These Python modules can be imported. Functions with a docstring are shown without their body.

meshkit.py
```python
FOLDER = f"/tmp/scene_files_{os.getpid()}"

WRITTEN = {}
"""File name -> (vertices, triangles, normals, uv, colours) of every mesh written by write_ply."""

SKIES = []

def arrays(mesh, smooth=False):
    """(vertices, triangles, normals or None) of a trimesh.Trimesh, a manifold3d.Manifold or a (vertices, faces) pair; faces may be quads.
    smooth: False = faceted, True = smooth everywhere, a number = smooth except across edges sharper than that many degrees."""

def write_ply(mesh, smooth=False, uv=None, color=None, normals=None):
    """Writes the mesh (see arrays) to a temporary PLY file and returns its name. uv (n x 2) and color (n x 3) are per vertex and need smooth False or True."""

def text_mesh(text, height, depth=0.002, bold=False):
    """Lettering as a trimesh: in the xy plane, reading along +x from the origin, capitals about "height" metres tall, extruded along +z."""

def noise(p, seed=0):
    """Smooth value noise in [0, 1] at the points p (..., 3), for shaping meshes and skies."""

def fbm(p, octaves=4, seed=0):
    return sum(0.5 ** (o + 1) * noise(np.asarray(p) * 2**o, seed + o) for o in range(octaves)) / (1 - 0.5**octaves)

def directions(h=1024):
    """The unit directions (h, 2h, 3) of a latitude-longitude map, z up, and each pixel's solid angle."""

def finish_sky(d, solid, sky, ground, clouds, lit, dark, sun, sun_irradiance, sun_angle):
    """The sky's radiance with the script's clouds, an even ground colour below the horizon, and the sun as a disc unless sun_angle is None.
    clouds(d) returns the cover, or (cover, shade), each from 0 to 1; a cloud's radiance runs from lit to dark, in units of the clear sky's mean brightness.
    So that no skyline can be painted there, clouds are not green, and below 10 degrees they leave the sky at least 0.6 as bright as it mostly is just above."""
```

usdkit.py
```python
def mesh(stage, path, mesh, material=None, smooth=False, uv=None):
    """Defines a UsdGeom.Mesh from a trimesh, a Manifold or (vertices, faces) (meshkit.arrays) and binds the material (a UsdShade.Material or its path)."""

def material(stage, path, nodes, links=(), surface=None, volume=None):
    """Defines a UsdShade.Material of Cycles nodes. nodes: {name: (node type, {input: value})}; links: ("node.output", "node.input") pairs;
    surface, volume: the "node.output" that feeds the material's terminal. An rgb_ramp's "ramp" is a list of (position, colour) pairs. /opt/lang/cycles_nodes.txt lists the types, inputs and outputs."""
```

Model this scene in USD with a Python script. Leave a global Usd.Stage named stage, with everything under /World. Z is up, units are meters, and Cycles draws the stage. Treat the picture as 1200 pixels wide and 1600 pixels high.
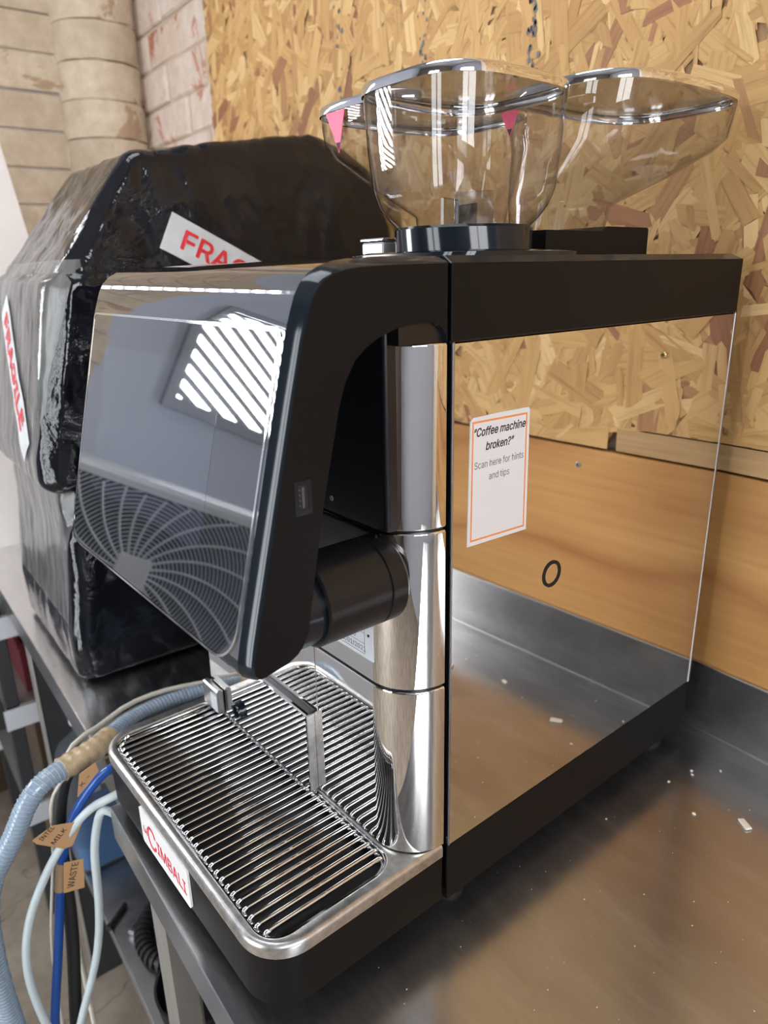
import math, random
import numpy as np
import trimesh
import shapely.geometry as sg
from shapely import affinity
import manifold3d as m3
import usdkit, meshkit
from pxr import Usd, UsdGeom, UsdLux, UsdShade, Gf, Sdf, Vt

RNG = np.random.default_rng(7)
random.seed(7)
stage = Usd.Stage.CreateInMemory()
UsdGeom.SetStageUpAxis(stage, UsdGeom.Tokens.z)
UsdGeom.SetStageMetersPerUnit(stage, 1.0)
world = UsdGeom.Xform.Define(stage, '/World')
stage.SetDefaultPrim(world.GetPrim())

# ------------------------------------------------------------------ camera
CAM = np.array([0.39325, -0.35607, 0.56552])
YAW, PITCH, ROLL, FPX = math.radians(-53.325), math.radians(18.522), math.radians(-1.2515), 1123.3
EXPOSURE = 0.5
def cam_axes():
    cy, sy, cp, sp = math.cos(YAW), math.sin(YAW), math.cos(PITCH), math.sin(PITCH)
    f = np.array([sy*cp, cy*cp, -sp]); r = np.array([cy, -sy, 0.0]); u = np.cross(r, f)
    cr, sr = math.cos(ROLL), math.sin(ROLL)
    return cr*r + sr*u, -sr*r + cr*u, f
_r, _u, _f = cam_axes()
cam = UsdGeom.Camera.Define(stage, '/World/camera')
M = Gf.Matrix4d(*_r, 0, *_u, 0, *(-_f), 0, *CAM, 1)
cam.AddTransformOp().Set(M)
cam.CreateHorizontalApertureAttr(36.0); cam.CreateVerticalApertureAttr(48.0)
cam.CreateFocalLengthAttr(36.0*FPX/1200); cam.CreateClippingRangeAttr(Gf.Vec2f(0.02, 50))
cam.CreateFStopAttr(8.5); cam.CreateFocusDistanceAttr(0.62)
cam.CreateExposureAttr(EXPOSURE)

# daylight outside (seen only through the openings of the workshop)
dome = UsdLux.DomeLight.Define(stage, '/World/sky')
dome.CreateColorAttr(Gf.Vec3f(0.80, 0.90, 1.0)); dome.CreateIntensityAttr(0.6)
E_WIN, E_DOOR, E_SKY, E_WIN2, E_LAMP = 42.0, 7.0, 6.0, 9.0, 14.0      # daylight coming through the slatted window, door and roof lights; added right window and strip lamp

# ------------------------------------------------------------------ helpers
used = {}
def numbered(parent, name):
    k = (parent, name); n = used.get(k, 0); used[k] = n + 1
    return name if n == 0 else f'{name}_{n:03d}'
def path_of(p): return '/World' if p is None else str(p.GetPath())
def tag(prim, label=None, cat=None, group=None, kind=None):
    for k, v in (('label', label), ('category', cat), ('group', group), ('kind', kind)):
        if v: prim.SetCustomDataByKey(k, v)
    return prim
def thing(name, label=None, cat=None, loc=(0, 0, 0), rotz=0, group=None, kind=None):
    p = f'/World/{numbered("/World", name)}'
    x = UsdGeom.Xform.Define(stage, p)
    x.AddTranslateOp().Set(Gf.Vec3d(*map(float, loc)))
    if rotz: x.AddRotateZOp().Set(float(rotz))
    return tag(x.GetPrim(), label, cat, group, kind)
def obj(name, mesh, mat, parent=None, smooth=30, label=None, cat=None, group=None, kind=None, uv=None):
    pp = path_of(parent)
    p = f'{pp}/{numbered(pp, name)}'
    m = usdkit.mesh(stage, p, mesh, mat, smooth=smooth, uv=uv)
    return tag(m.GetPrim(), label, cat, group, kind)
def sub(mesh, off):
    mesh = mesh.copy(); mesh.apply_translation(-np.asarray(off, float)); return mesh
cat_ = trimesh.util.concatenate
def cbox(x0, x1, y0, y1, z0, z1, c=0.0):
    """box with chamfered edges"""
    if c <= 0:
        b = trimesh.creation.box(extents=(x1-x0, y1-y0, z1-z0)); b.apply_translation(((x0+x1)/2, (y0+y1)/2, (z0+z1)/2)); return b
    P = []
    for a, b_, d in ((0, c, c), (c, 0, c), (c, c, 0)):
        for x in (x0+a, x1-a):
            for y in (y0+b_, y1-b_):
                for z in (z0+d, z1-d): P.append((x, y, z))
    return trimesh.convex.convex_hull(np.array(P))
def rr(x0, x1, y0, y1, r, n=8):
    """rounded rectangle ring; r: radius or four radii (x1y0, x1y1, x0y1, x0y0); ccw from the x1,y0 corner"""
    if np.ndim(r) == 0: r = (r,)*4
    out = []
    for (cx, cy, sx, sy, a0), q in zip(((x1, y0, -1, 1, -90), (x1, y1, -1, -1, 0), (x0, y1, 1, -1, 90), (x0, y0, 1, 1, 180)), r):
        for t in np.linspace(a0, a0+90, n):
            out.append((cx + sx*q + q*math.cos(math.radians(t)), cy + sy*q + q*math.sin(math.radians(t))))
    return np.array(out)
def loft(rings, cap0=True, cap1=True, closed=True):
    """rings: list of (n,3) arrays; quads between; fan caps"""
    rings = [np.asarray(r, float) for r in rings]; n = len(rings[0]); V = np.vstack(rings); F = []
    for k in range(len(rings)-1):
        for i in range(n if closed else n-1):
            a, b = k*n+i, k*n+(i+1) % n; c, d = b+n, a+n
            F += [(a, b, c), (a, c, d)]
    V = list(V)
    if cap0:
        V.append(rings[0].mean(0)); F += [(len(V)-1, (i+1) % n, i) for i in range(n)]
    if cap1:
        o = (len(rings)-1)*n; V.append(rings[-1].mean(0)); F += [(len(V)-1, o+i, o+(i+1) % n) for i in range(n)]
    return trimesh.Trimesh(np.array(V), np.array(F), process=False)
def z_ring(r2, z): return np.column_stack([r2, np.full(len(r2), z)])
def extrude(poly, d, org=(0, 0, 0), ex=(1, 0, 0), ey=(0, 1, 0)):
    m = trimesh.creation.extrude_polygon(poly, d, engine='earcut')
    ex, ey = np.asarray(ex, float), np.asarray(ey, float); ez = np.cross(ex, ey)
    T = np.eye(4); T[:3, 0], T[:3, 1], T[:3, 2], T[:3, 3] = ex, ey, ez/np.linalg.norm(ez), org
    m.apply_transform(T); return m
def lathe(prof, seg=48, org=(0, 0, 0), axis='z'):
    m = trimesh.creation.revolve(np.array(prof, float), sections=seg)
    if axis == 'y': m.apply_transform(np.array([[1, 0, 0, 0], [0, 0, 1, 0], [0, -1, 0, 0], [0, 0, 0, 1.]]) )   # z -> y
    if axis == 'x': m.apply_transform(np.array([[0, 0, 1, 0], [0, 1, 0, 0], [-1, 0, 0, 0], [0, 0, 0, 1.]]))
    if m.volume < 0: m.invert()
    m.apply_translation(org); return m
def spline(P, n):
    P = np.asarray(P, float)
    from scipy.interpolate import CubicSpline
    t = np.r_[0, np.cumsum(np.linalg.norm(np.diff(P, axis=0), axis=1))]
    return CubicSpline(t, P)(np.linspace(0, t[-1], n))
def tube(P, r, seg=12, cap=True, rad=None, closed=False):
    P = np.asarray(P, float); n = len(P)
    T = np.roll(P, -1, 0) - np.roll(P, 1, 0) if closed else np.gradient(P, axis=0)
    T /= np.linalg.norm(T, axis=1, keepdims=True)
    u = np.cross(T[0], (0.13, 0.21, 0.97)); u /= np.linalg.norm(u); rings = []
    a = np.linspace(0, 2*np.pi, seg, endpoint=False)
    for i in range(n):
        u = u - T[i]*np.dot(u, T[i]); u /= np.linalg.norm(u); v = np.cross(T[i], u)
        q = r if rad is None else rad[i]
        rings.append(P[i] + q*(np.cos(a)[:, None]*u + np.sin(a)[:, None]*v))
    if closed: return loft(rings + [rings[0]], False, False)
    return loft(rings, cap, cap)
def text(s, h, org, ex, ey, depth=0.0003, bold=False, shear=0.0, align='l', sx=1.0):
    m = meshkit.text_mesh(s, h, depth, bold)
    v = m.vertices.copy(); v[:, 0] = v[:, 0]*sx + shear*v[:, 1]
    w = v[:, 0].max() + v[:, 0].min()
    if align == 'c': v[:, 0] -= w/2
    ex, ey = np.asarray(ex, float), np.asarray(ey, float); ez = np.cross(ex, ey); ez /= np.linalg.norm(ez)
    return trimesh.Trimesh(np.asarray(org) + v[:, :1]*ex + v[:, 1:2]*ey + v[:, 2:]*ez, m.faces, process=False)
def cyl(p0, p1, r, seg=16): return tube([p0, p1], r, seg)

# ------------------------------------------------------------------ materials
mats = {}
def mat(name, nodes, links, surface):
    mats[name] = usdkit.material(stage, f'/World/Looks/{name}', nodes, links, surface); return mats[name]
def pm(name, col, rough=0.5, metal=0.0, **kw):
    return mat(name, {'p': ('principled_bsdf', dict(base_color=col, roughness=rough, metallic=metal, **kw))}, [], 'p.BSDF')
def noisy(name, stops, scale, rough=0.5, metal=0.0, mscale=(1, 1, 1), detail=5, bump=0.0, bscale=None, bdist=0.001, rough_var=0, coords='object', distortion=0.0, **kw):
    nd = {'tc': ('texture_coordinate', {}), 'mp': ('mapping', {'scale': mscale}),
          'n': ('noise_texture', {'scale': scale, 'detail': detail, 'roughness': 0.6, 'distortion': distortion}), 'r': ('rgb_ramp', {'ramp': stops}),
          'p': ('principled_bsdf', dict(roughness=rough, metallic=metal, **kw))}
    lk = [(f'tc.{coords}', 'mp.vector'), ('mp.vector', 'n.vector'), ('n.fac', 'r.fac'), ('r.color', 'p.base_color')]
    if bump:
        nd['n2'] = ('noise_texture', {'scale': bscale or scale, 'detail': 4}); nd['b'] = ('bump', {'strength': bump, 'distance': bdist})
        lk += [('mp.vector', 'n2.vector'), ('n2.fac', 'b.height'), ('b.normal', 'p.normal')]
    if rough_var:
        nd['mr'] = ('map_range', {'to_min': rough-rough_var, 'to_max': rough+rough_var, 'from_min': 0.3, 'from_max': 0.7})
        lk += [('n.fac', 'mr.value'), ('mr.result', 'p.roughness')]
    return mat(name, nd, lk, 'p.BSDF')

pm('mirror_steel', (0.80, 0.78, 0.75), 0.025, 1.0)
pm('chrome', (0.82, 0.82, 0.83), 0.06, 1.0)
noisy('brushed_steel', [(0.3, (0.52, 0.52, 0.52)), (0.7, (0.62, 0.62, 0.62))], 40, 0.26, 1.0, (0.06, 1, 1), rough_var=0.04)
noisy('face_steel', [(0.3, (0.30, 0.31, 0.33)), (0.7, (0.36, 0.37, 0.39))], 60, 0.03, 1.0, (0.03, 1, 1), rough_var=0.01)
noisy('rim_steel', [(0.3, (0.56, 0.55, 0.53)), (0.7, (0.66, 0.65, 0.63))], 90, 0.34, 1.0, rough_var=0.04)
noisy('bench_steel_light', [(0.3, (0.74, 0.73, 0.72)), (0.7, (0.84, 0.83, 0.82))], 7, 0.22, 1.0, (0.6, 3, 1), detail=8, rough_var=0.04)
noisy('bench_steel', [(0.3, (0.44, 0.44, 0.445)), (0.7, (0.56, 0.56, 0.565))], 7, 0.21, 0.955, (0.6, 3.0, 1), detail=8, rough_var=0.035, bump=0.05, bscale=60, bdist=0.0006)
noisy('dull_steel', [(0.3, (0.34, 0.34, 0.35)), (0.7, (0.45, 0.45, 0.45))], 8, 0.38, 1.0, rough_var=0.08)
pm('matte_black', (0.009, 0.009, 0.009), 0.5, specular_ior_level=0.3)
pm('side_black', (0.007, 0.0062, 0.0062), 0.42, specular_ior_level=0.13)
pm('gloss_black', (0.008, 0.012, 0.017), 0.10, specular_ior_level=0.4)
pm('recess_black', (0.004, 0.004, 0.006), 0.3)
pm('rubber', (0.012, 0.012, 0.013), 0.55)
pm('satin_black', (0.009, 0.009, 0.010), 0.30, specular_ior_level=0.35)
pm('screen_glass', (0.008, 0.011, 0.016), 0.02, ior=2.0, specular_ior_level=0.5, coat_weight=1.0, coat_roughness=0.015, coat_ior=1.7)
pm('display_glass', (0.022, 0.029, 0.045), 0.02, ior=2.0, specular_ior_level=0.5, coat_weight=1.0, coat_roughness=0.015, coat_ior=1.7)
pm('paper', (0.66, 0.655, 0.66), 0.6)
pm('orange_ink', (0.75, 0.26, 0.09), 0.6)
pm('black_ink', (0.02, 0.02, 0.022), 0.6)
pm('grey_ink', (0.14, 0.14, 0.15), 0.6)
pm('badge_white', (0.85, 0.85, 0.83), 0.3)
pm('red_ink', (0.62, 0.03, 0.05), 0.4)
pm('plate_silver', (0.62, 0.63, 0.66), 0.45, 0.3)
pm('pink', (0.80, 0.06, 0.16), 0.4, transmission_weight=0.0)
pm('kraft', (0.50, 0.29, 0.14), 0.5)
pm('brown_tape', (0.30, 0.20, 0.12), 0.35)
noisy('clear_tape', [(0.3, (0.42, 0.30, 0.17)), (0.7, (0.60, 0.48, 0.32))], 120, 0.2, bump=0.4, bscale=160)
pm('blue_hose', (0.006, 0.065, 0.30), 0.25)
pm('milk_tube', (0.50, 0.60, 0.63), 0.35, subsurface_weight=0.3, subsurface_scale=0.01, subsurface_radius=(0.6, 0.8, 1.0))
pm('cream_cable', (0.62, 0.58, 0.50), 0.5)
pm('ribbed_hose', (0.25, 0.32, 0.40), 0.22, coat_weight=0.4)
pm('hose_rib', (0.32, 0.40, 0.48), 0.25)
pm('white_panel', (0.74, 0.69, 0.67), 0.55)
pm('red_plastic', (0.13, 0.012, 0.02), 0.5)
pm('grey_paint', (0.62, 0.64, 0.68), 0.4)
pm('fan_wire', (0.55, 0.57, 0.62), 0.4)
pm('dark_void', (0.006, 0.006, 0.008), 0.7)
pm('wall_paint', (0.48, 0.50, 0.57), 0.8)
pm('wall_dark', (0.15, 0.13, 0.115), 0.8)
pm('shade_brown', (0.10, 0.065, 0.04), 0.8)  # dark brown that stands in for the shade under the left bench
pm('leg_dark', (0.055, 0.057, 0.06), 0.45, 0.3)
pm('ceiling_paint', (0.30, 0.30, 0.31), 0.8)
pm('brass', (0.70, 0.52, 0.22), 0.3, 1.0)
pm('zinc', (0.55, 0.55, 0.55), 0.35, 1.0)
pm('zinc_dark', (0.16, 0.16, 0.17), 0.35, 1.0)
pm('crumb', (0.75, 0.70, 0.60), 0.8)
pm('leg_paint', (0.40, 0.38, 0.35), 0.4, 0.6)
pm('slat', (0.30, 0.31, 0.33), 0.6)
def emit(name, col, s): return mat(name, {'e': ('emission', {'color': col, 'strength': s})}, [], 'e.emission')
emit('daylight_window', (0.95, 0.98, 1.0), E_WIN)
emit('daylight_door', (0.90, 0.95, 1.0), E_DOOR)
emit('daylight_roof', (0.90, 0.95, 1.0), E_SKY)
emit('added_fill_right', (0.96, 0.97, 1.0), E_WIN2)
emit('added_lamp_glow', (0.95, 0.98, 1.0), E_LAMP)
def clear(name, tint, edge, r0=0.035, rough=0.03, gl=1.0):
    sch = [(k/10, (min(1, r0+0.75*(k/10)**5),)*3) for k in range(11)]
    return mat(name, {'t0': ('rgb_ramp', {'ramp': [(0, tint), (0.55, tint), (1, edge)]}), 'lw': ('layer_weight', {'blend': 0.5}), 's0': ('rgb_ramp', {'ramp': sch}),
        't': ('transparent_bsdf', {}), 'g': ('glossy_bsdf', {'color': (gl, gl, gl), 'roughness': rough}), 'm': ('mix_closure', {})},
        [('lw.facing', 't0.fac'), ('t0.color', 't.color'), ('lw.facing', 's0.fac'), ('s0.color', 'm.fac'), ('t.BSDF', 'm.closure1'), ('g.BSDF', 'm.closure2')], 'm.closure')
clear('clear_plastic', (0.87, 0.87, 0.87), (0.30, 0.30, 0.32), r0=0.05)
clear('lid_plastic', (0.60, 0.59, 0.57), (0.30, 0.30, 0.30), r0=0.10, rough=0.12)
mat('jug_plastic', {'t': ('transparent_bsdf', {'color': (0.85, 0.9, 0.95)}), 'p': ('principled_bsdf', {'base_color': (0.60, 0.64, 0.68), 'roughness': 0.3}), 'm': ('mix_closure', {'fac': 0.12})}, [('t.BSDF', 'm.closure1'), ('p.BSDF', 'm.closure2')], 'm.closure')
pm('blue_liquid', (0.012, 0.13, 0.33), 0.2)

# stretched black film: glossy, creased
mat('black_wrap', {'tc': ('texture_coordinate', {}), 'mp': ('mapping', {'scale': (9, 15, 3.2), 'rotation': (0.6, 0.15, 0.3)}), 'n': ('noise_texture', {'type': 'ridged_multifractal', 'scale': 1.0, 'detail': 4, 'roughness': 0.55, 'distortion': 0.6}),
    'mp2': ('mapping', {'scale': (1, 1, 1)}), 'n2': ('noise_texture', {'scale': 16, 'detail': 5, 'distortion': 0.9}), 'a': ('math', {'math_type': 'multiply_add', 'value2': 0.5}),
    'b': ('bump', {'strength': 0.6, 'distance': 0.012}), 'p': ('principled_bsdf', {'base_color': (0.006, 0.007, 0.010), 'roughness': 0.07, 'specular_ior_level': 0.42})},
    [('tc.object', 'mp.vector'), ('mp.vector', 'n.vector'), ('tc.object', 'mp2.vector'), ('mp2.vector', 'n2.vector'), ('n2.fac', 'a.value1'), ('n.fac', 'a.value3'), ('a.value', 'b.height'), ('b.normal', 'p.normal')], 'p.BSDF')
mat('clear_film', {'t': ('transparent_bsdf', {}), 'tc': ('texture_coordinate', {}), 'mp': ('mapping', {'scale': (26, 10, 5), 'rotation': (0, 0.75, 0)}), 'n': ('noise_texture', {'scale': 2.0, 'detail': 5}), 'b': ('bump', {'strength': 0.25, 'distance': 0.003}),
    'r': ('map_range', {'from_min': 0.35, 'from_max': 0.65, 'to_min': 0.16, 'to_max': 0.50}), 'p': ('principled_bsdf', {'base_color': (0.36, 0.355, 0.34), 'roughness': 0.16}), 'm': ('mix_closure', {})},
    [('tc.object', 'mp.vector'), ('mp.vector', 'n.vector'), ('n.fac', 'b.height'), ('b.normal', 'p.normal'), ('n.fac', 'r.value'), ('r.result', 'm.fac'), ('t.BSDF', 'm.closure1'), ('p.BSDF', 'm.closure2')], 'm.closure')
noisy('tape_grey', [(0.3, (0.55, 0.57, 0.59)), (0.7, (0.68, 0.70, 0.72))], 20, 0.3, bump=0.3, bscale=40)
pm('tape_red', (0.70, 0.03, 0.04), 0.35)
# OSB flakes: one tone per flake, grain along it
mat('osb_flake', {'g': ('attribute', {'attribute': 'tone'}), 'tc': ('attribute', {'attribute': 'grain'}), 'mp': ('mapping', {'scale': (10, 170, 1)}), 'n': ('noise_texture', {'scale': 1.0, 'detail': 4, 'roughness': 0.6}),
    'r': ('rgb_ramp', {'ramp': [(0.0, (0.26, 0.105, 0.045)), (0.035, (0.33, 0.15, 0.065)), (0.08, (0.42, 0.225, 0.08)), (0.4, (0.50, 0.285, 0.10)), (0.8, (0.56, 0.335, 0.13)), (1.0, (0.66, 0.44, 0.20))]}),
    'r2': ('rgb_ramp', {'ramp': [(0.3, (0.70, 0.64, 0.56)), (0.5, (1, 1, 1)), (0.8, (1.1, 1.08, 1.04))]}), 'm': ('mix', {'mix_type': 'multiply', 'fac': 0.85}), 'b': ('bump', {'strength': 0.3, 'distance': 0.0006}),
    'p': ('principled_bsdf', {'roughness': 0.62})},
    [('g.fac', 'r.fac'), ('tc.color', 'mp.vector'), ('mp.vector', 'n.vector'), ('n.fac', 'r2.fac'), ('r.color', 'm.color1'), ('r2.color', 'm.color2'), ('m.color', 'p.base_color'), ('n.fac', 'b.height'), ('b.normal', 'p.normal')], 'p.BSDF')
noisy('osb_base', [(0.3, (0.24, 0.12, 0.05)), (0.7, (0.42, 0.24, 0.10))], 30, 0.7)
# plywood: broad cathedral figure plus fine grain
mat('plywood', {'g': ('texture_coordinate', {}), 'mp': ('mapping', {'scale': (1.1, 1, 4.4)}), 'n': ('noise_texture', {'scale': 1.3, 'detail': 1.0, 'distortion': 0.2}), 'w': ('math', {'math_type': 'multiply', 'value2': 4.0}), 'fr': ('math', {'math_type': 'pingpong', 'value2': 0.5}),
    'r': ('rgb_ramp', {'ramp': [(0.0, (0.36, 0.15, 0.042)), (0.14, (0.45, 0.215, 0.064)), (0.5, (0.53, 0.275, 0.088)), (1, (0.57, 0.31, 0.105))]}),
    'mp2': ('mapping', {'scale': (6, 1, 140)}), 'n2': ('noise_texture', {'scale': 1.0, 'detail': 4}), 'r2': ('rgb_ramp', {'ramp': [(0.3, (0.82, 0.80, 0.76)), (0.6, (1, 1, 1))]}), 'm': ('mix', {'mix_type': 'multiply', 'fac': 0.7}),
    'p': ('principled_bsdf', {'roughness': 0.5})},
    [('g.object', 'mp.vector'), ('mp.vector', 'n.vector'), ('n.fac', 'w.value1'), ('w.value', 'fr.value1'), ('fr.value', 'r.fac'), ('g.object', 'mp2.vector'), ('mp2.vector', 'n2.vector'), ('n2.fac', 'r2.fac'), ('r.color', 'm.color1'), ('r2.color', 'm.color2'), ('m.color', 'p.base_color')], 'p.BSDF')
noisy('batten_wood', [(0.3, (0.34, 0.20, 0.085)), (0.7, (0.47, 0.29, 0.13))], 6, 0.6, 0, (1, 1, 25), bump=0.3, bscale=8)
# bricks
def brick_mat(name, stops, patch, lim):
    mat(name, {'tc': ('texture_coordinate', {}), 'n': ('noise_texture', {'scale': 26, 'detail': 6, 'roughness': 0.65}), 'r': ('rgb_ramp', {'ramp': stops}),
        'n2': ('noise_texture', {'scale': 7, 'detail': 7, 'roughness': 0.7, 'distortion': 0.6}), 'r2': ('rgb_ramp', {'ramp': [(lim, (0, 0, 0)), (lim+0.03, (1, 1, 1))]}), 'm': ('mix', {'color2': patch}),
        'b': ('bump', {'strength': 0.5, 'distance': 0.004}), 'p': ('principled_bsdf', {'roughness': 0.8})},
        [('tc.object', 'n.vector'), ('tc.object', 'n2.vector'), ('n.fac', 'r.fac'), ('n2.fac', 'r2.fac'), ('r2.color', 'm.fac'), ('r.color', 'm.color1'), ('m.color', 'p.base_color'), ('n.fac', 'b.height'), ('b.normal', 'p.normal')], 'p.BSDF')
brick_mat('brick_cream', [(0.3, (0.46, 0.36, 0.25)), (0.7, (0.62, 0.51, 0.38))], (0.46, 0.36, 0.26), 0.62)
brick_mat('brick_cream_worn', [(0.3, (0.50, 0.39, 0.27)), (0.7, (0.68, 0.57, 0.43))], (0.42, 0.29, 0.18), 0.57)
brick_mat('brick_peeled', [(0.3, (0.56, 0.44, 0.36)), (0.7, (0.70, 0.59, 0.51))], (0.50, 0.24, 0.17), 0.60)
brick_mat('brick_red', [(0.3, (0.56, 0.42, 0.33)), (0.7, (0.68, 0.55, 0.46))], (0.42, 0.17, 0.10), 0.52)
noisy('mortar', [(0.3, (0.46, 0.36, 0.26)), (0.7, (0.64, 0.54, 0.43))], 30, 0.9)
mat('concrete', {'tc': ('texture_coordinate', {}), 'n': ('noise_texture', {'scale': 9, 'detail': 9, 'roughness': 0.7}), 'r': ('rgb_ramp', {'ramp': [(0.3, (0.23, 0.185, 0.14)), (0.7, (0.42, 0.35, 0.28))]}),
    'n3': ('noise_texture', {'scale': 4, 'detail': 4}), 'ad': ('mix', {'mix_type': 'linear_light', 'fac': 0.25}),
    'v': ('voronoi_texture', {'feature': 'distance_to_edge', 'scale': 2.6}), 'r2': ('rgb_ramp', {'ramp': [(0.0, (0.45, 0.42, 0.4)), (0.008, (1, 1, 1))]}), 'm': ('mix', {'mix_type': 'multiply', 'fac': 0.8}), 'p': ('principled_bsdf', {'roughness': 0.75})},
    [('tc.object', 'n.vector'), ('n.fac', 'r.fac'), ('tc.object', 'n3.vector'), ('tc.object', 'ad.color1'), ('n3.color', 'ad.color2'), ('ad.color', 'v.vector'), ('v.distance', 'r2.fac'), ('r.color', 'm.color1'), ('r2.color', 'm.color2'), ('m.color', 'p.base_color')], 'p.BSDF')

# ------------------------------------------------------------------ room
XL, XR, YB, YF, ZF, ZC = -1.87, 2.2, 0.49, -2.9, -0.92, 2.3
ZB = -0.019                                         # bench top
fl = obj('floor', cbox(XL-0.3, XR, YF, YB+0.1, ZF-0.1, ZF), mats['concrete'], kind='structure', label='bare brown concrete workshop floor with fine cracks')
obj('ceiling', cat_([cbox(XL-0.2, XR, YF, YB+0.1, ZC, ZC+0.1)]), mats['ceiling_paint'], kind='structure', label='grey workshop ceiling')
obj('wall_right', cbox(XR, XR+0.1, YF, YB+0.1, ZF, ZC), mats['wall_paint'], kind='structure', label='plain painted workshop wall on the right')

def jig(m, a): m.vertices = m.vertices + RNG.uniform(-a, a, m.vertices.shape); return m
# back wall: painted brick left of the board
wb = thing('wall_back', label='back workshop wall of painted, peeling brick behind the boards', kind='structure')
obj('mortar_bed', cbox(XL, XR, YB+0.004, YB+0.12, ZF, ZC), mats['mortar'], wb)
CH = 0.092
for k in range(15):
    z0 = 0.26 + k*CH
    x = XL - (0.115 if k % 2 else 0.0)
    while x < -1.24:
        a, b = max(x, XL-0.0), min(x+0.225, -1.2)
        if b-a > 0.03:
            d = RNG.uniform(-0.004, 0.003)
            obj('brick', jig(cbox(a+0.0025, b-0.0025, YB-0.004+d, YB+0.03, z0+0.0025, z0+CH-0.0025, 0.005), 0.0015), mats['brick_red' if RNG.random() < (0.55 if a > -1.52 else 0.15) else 'brick_peeled'], wb)
        x += 0.232
# left wall with the slatted window opening at y -1.95..-0.95
WY0, WY1, WZ0, WZ1 = -1.62, -1.01, 0.575, 1.08
wl = thing('wall_left', label='left workshop wall of cream painted brick', kind='structure')
obj('mortar_bed', cat_([cbox(XL-0.12, XL-0.004, WY1, YB+0.1, ZF, ZC), cbox(XL-0.12, XL-0.004, YF, WY0, ZF, ZC), cbox(XL-0.12, XL-0.004, WY0, WY1, ZF, WZ0), cbox(XL-0.12, XL-0.004, WY0, WY1, WZ1, ZC)]), mats['wall_paint'], wl)
for k in range(17):
    z0 = 0.02 + k*CH
    y = 0.30 - (0.115 if k % 2 else 0.0)
    first = True
    while y > -0.74:
        a, b = max(y-0.225, -0.75), y
        if first and k % 2: b = 0.295
        d = RNG.uniform(-0.003, 0.003)
        obj('brick', jig(cbox(XL-0.03, XL+0.006+d, a+0.0015, b-0.0015, z0+0.0015, z0+CH-0.0015, 0.003), 0.0012), mats['brick_cream_worn' if RNG.random() < 0.25 else 'brick_cream'], wl)
        y -= 0.232; first = False
pr = thing('trim_1', label='rounded cream painted brick pier in the corner of the room', kind='structure')
PC = np.array([XL, 0.385]); PRAD = 0.112
for k in range(18):
    z0 = 0.0 + k*CH
    th = np.linspace(-np.pi/2, np.pi/2, 13); rad = PRAD + RNG.uniform(-0.003, 0.003)
    ring = np.column_stack([PC[0] + rad*np.cos(th), PC[1] + rad*np.sin(th)])
    ring = np.vstack([ring, [[XL-0.02, PC[1]+rad], [XL-0.02, PC[1]-rad]]])
    ins = (ring - PC)*0.975 + PC
    m = loft([z_ring(ins, z0+0.0008), z_ring(ring, z0+0.0035), z_ring(ring, z0+CH-0.0035), z_ring(ins, z0+CH-0.0008)])
    obj('brick', jig(m, 0.0015), mats['brick_cream_worn' if k % 3 else 'brick_cream'], pr)
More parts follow.
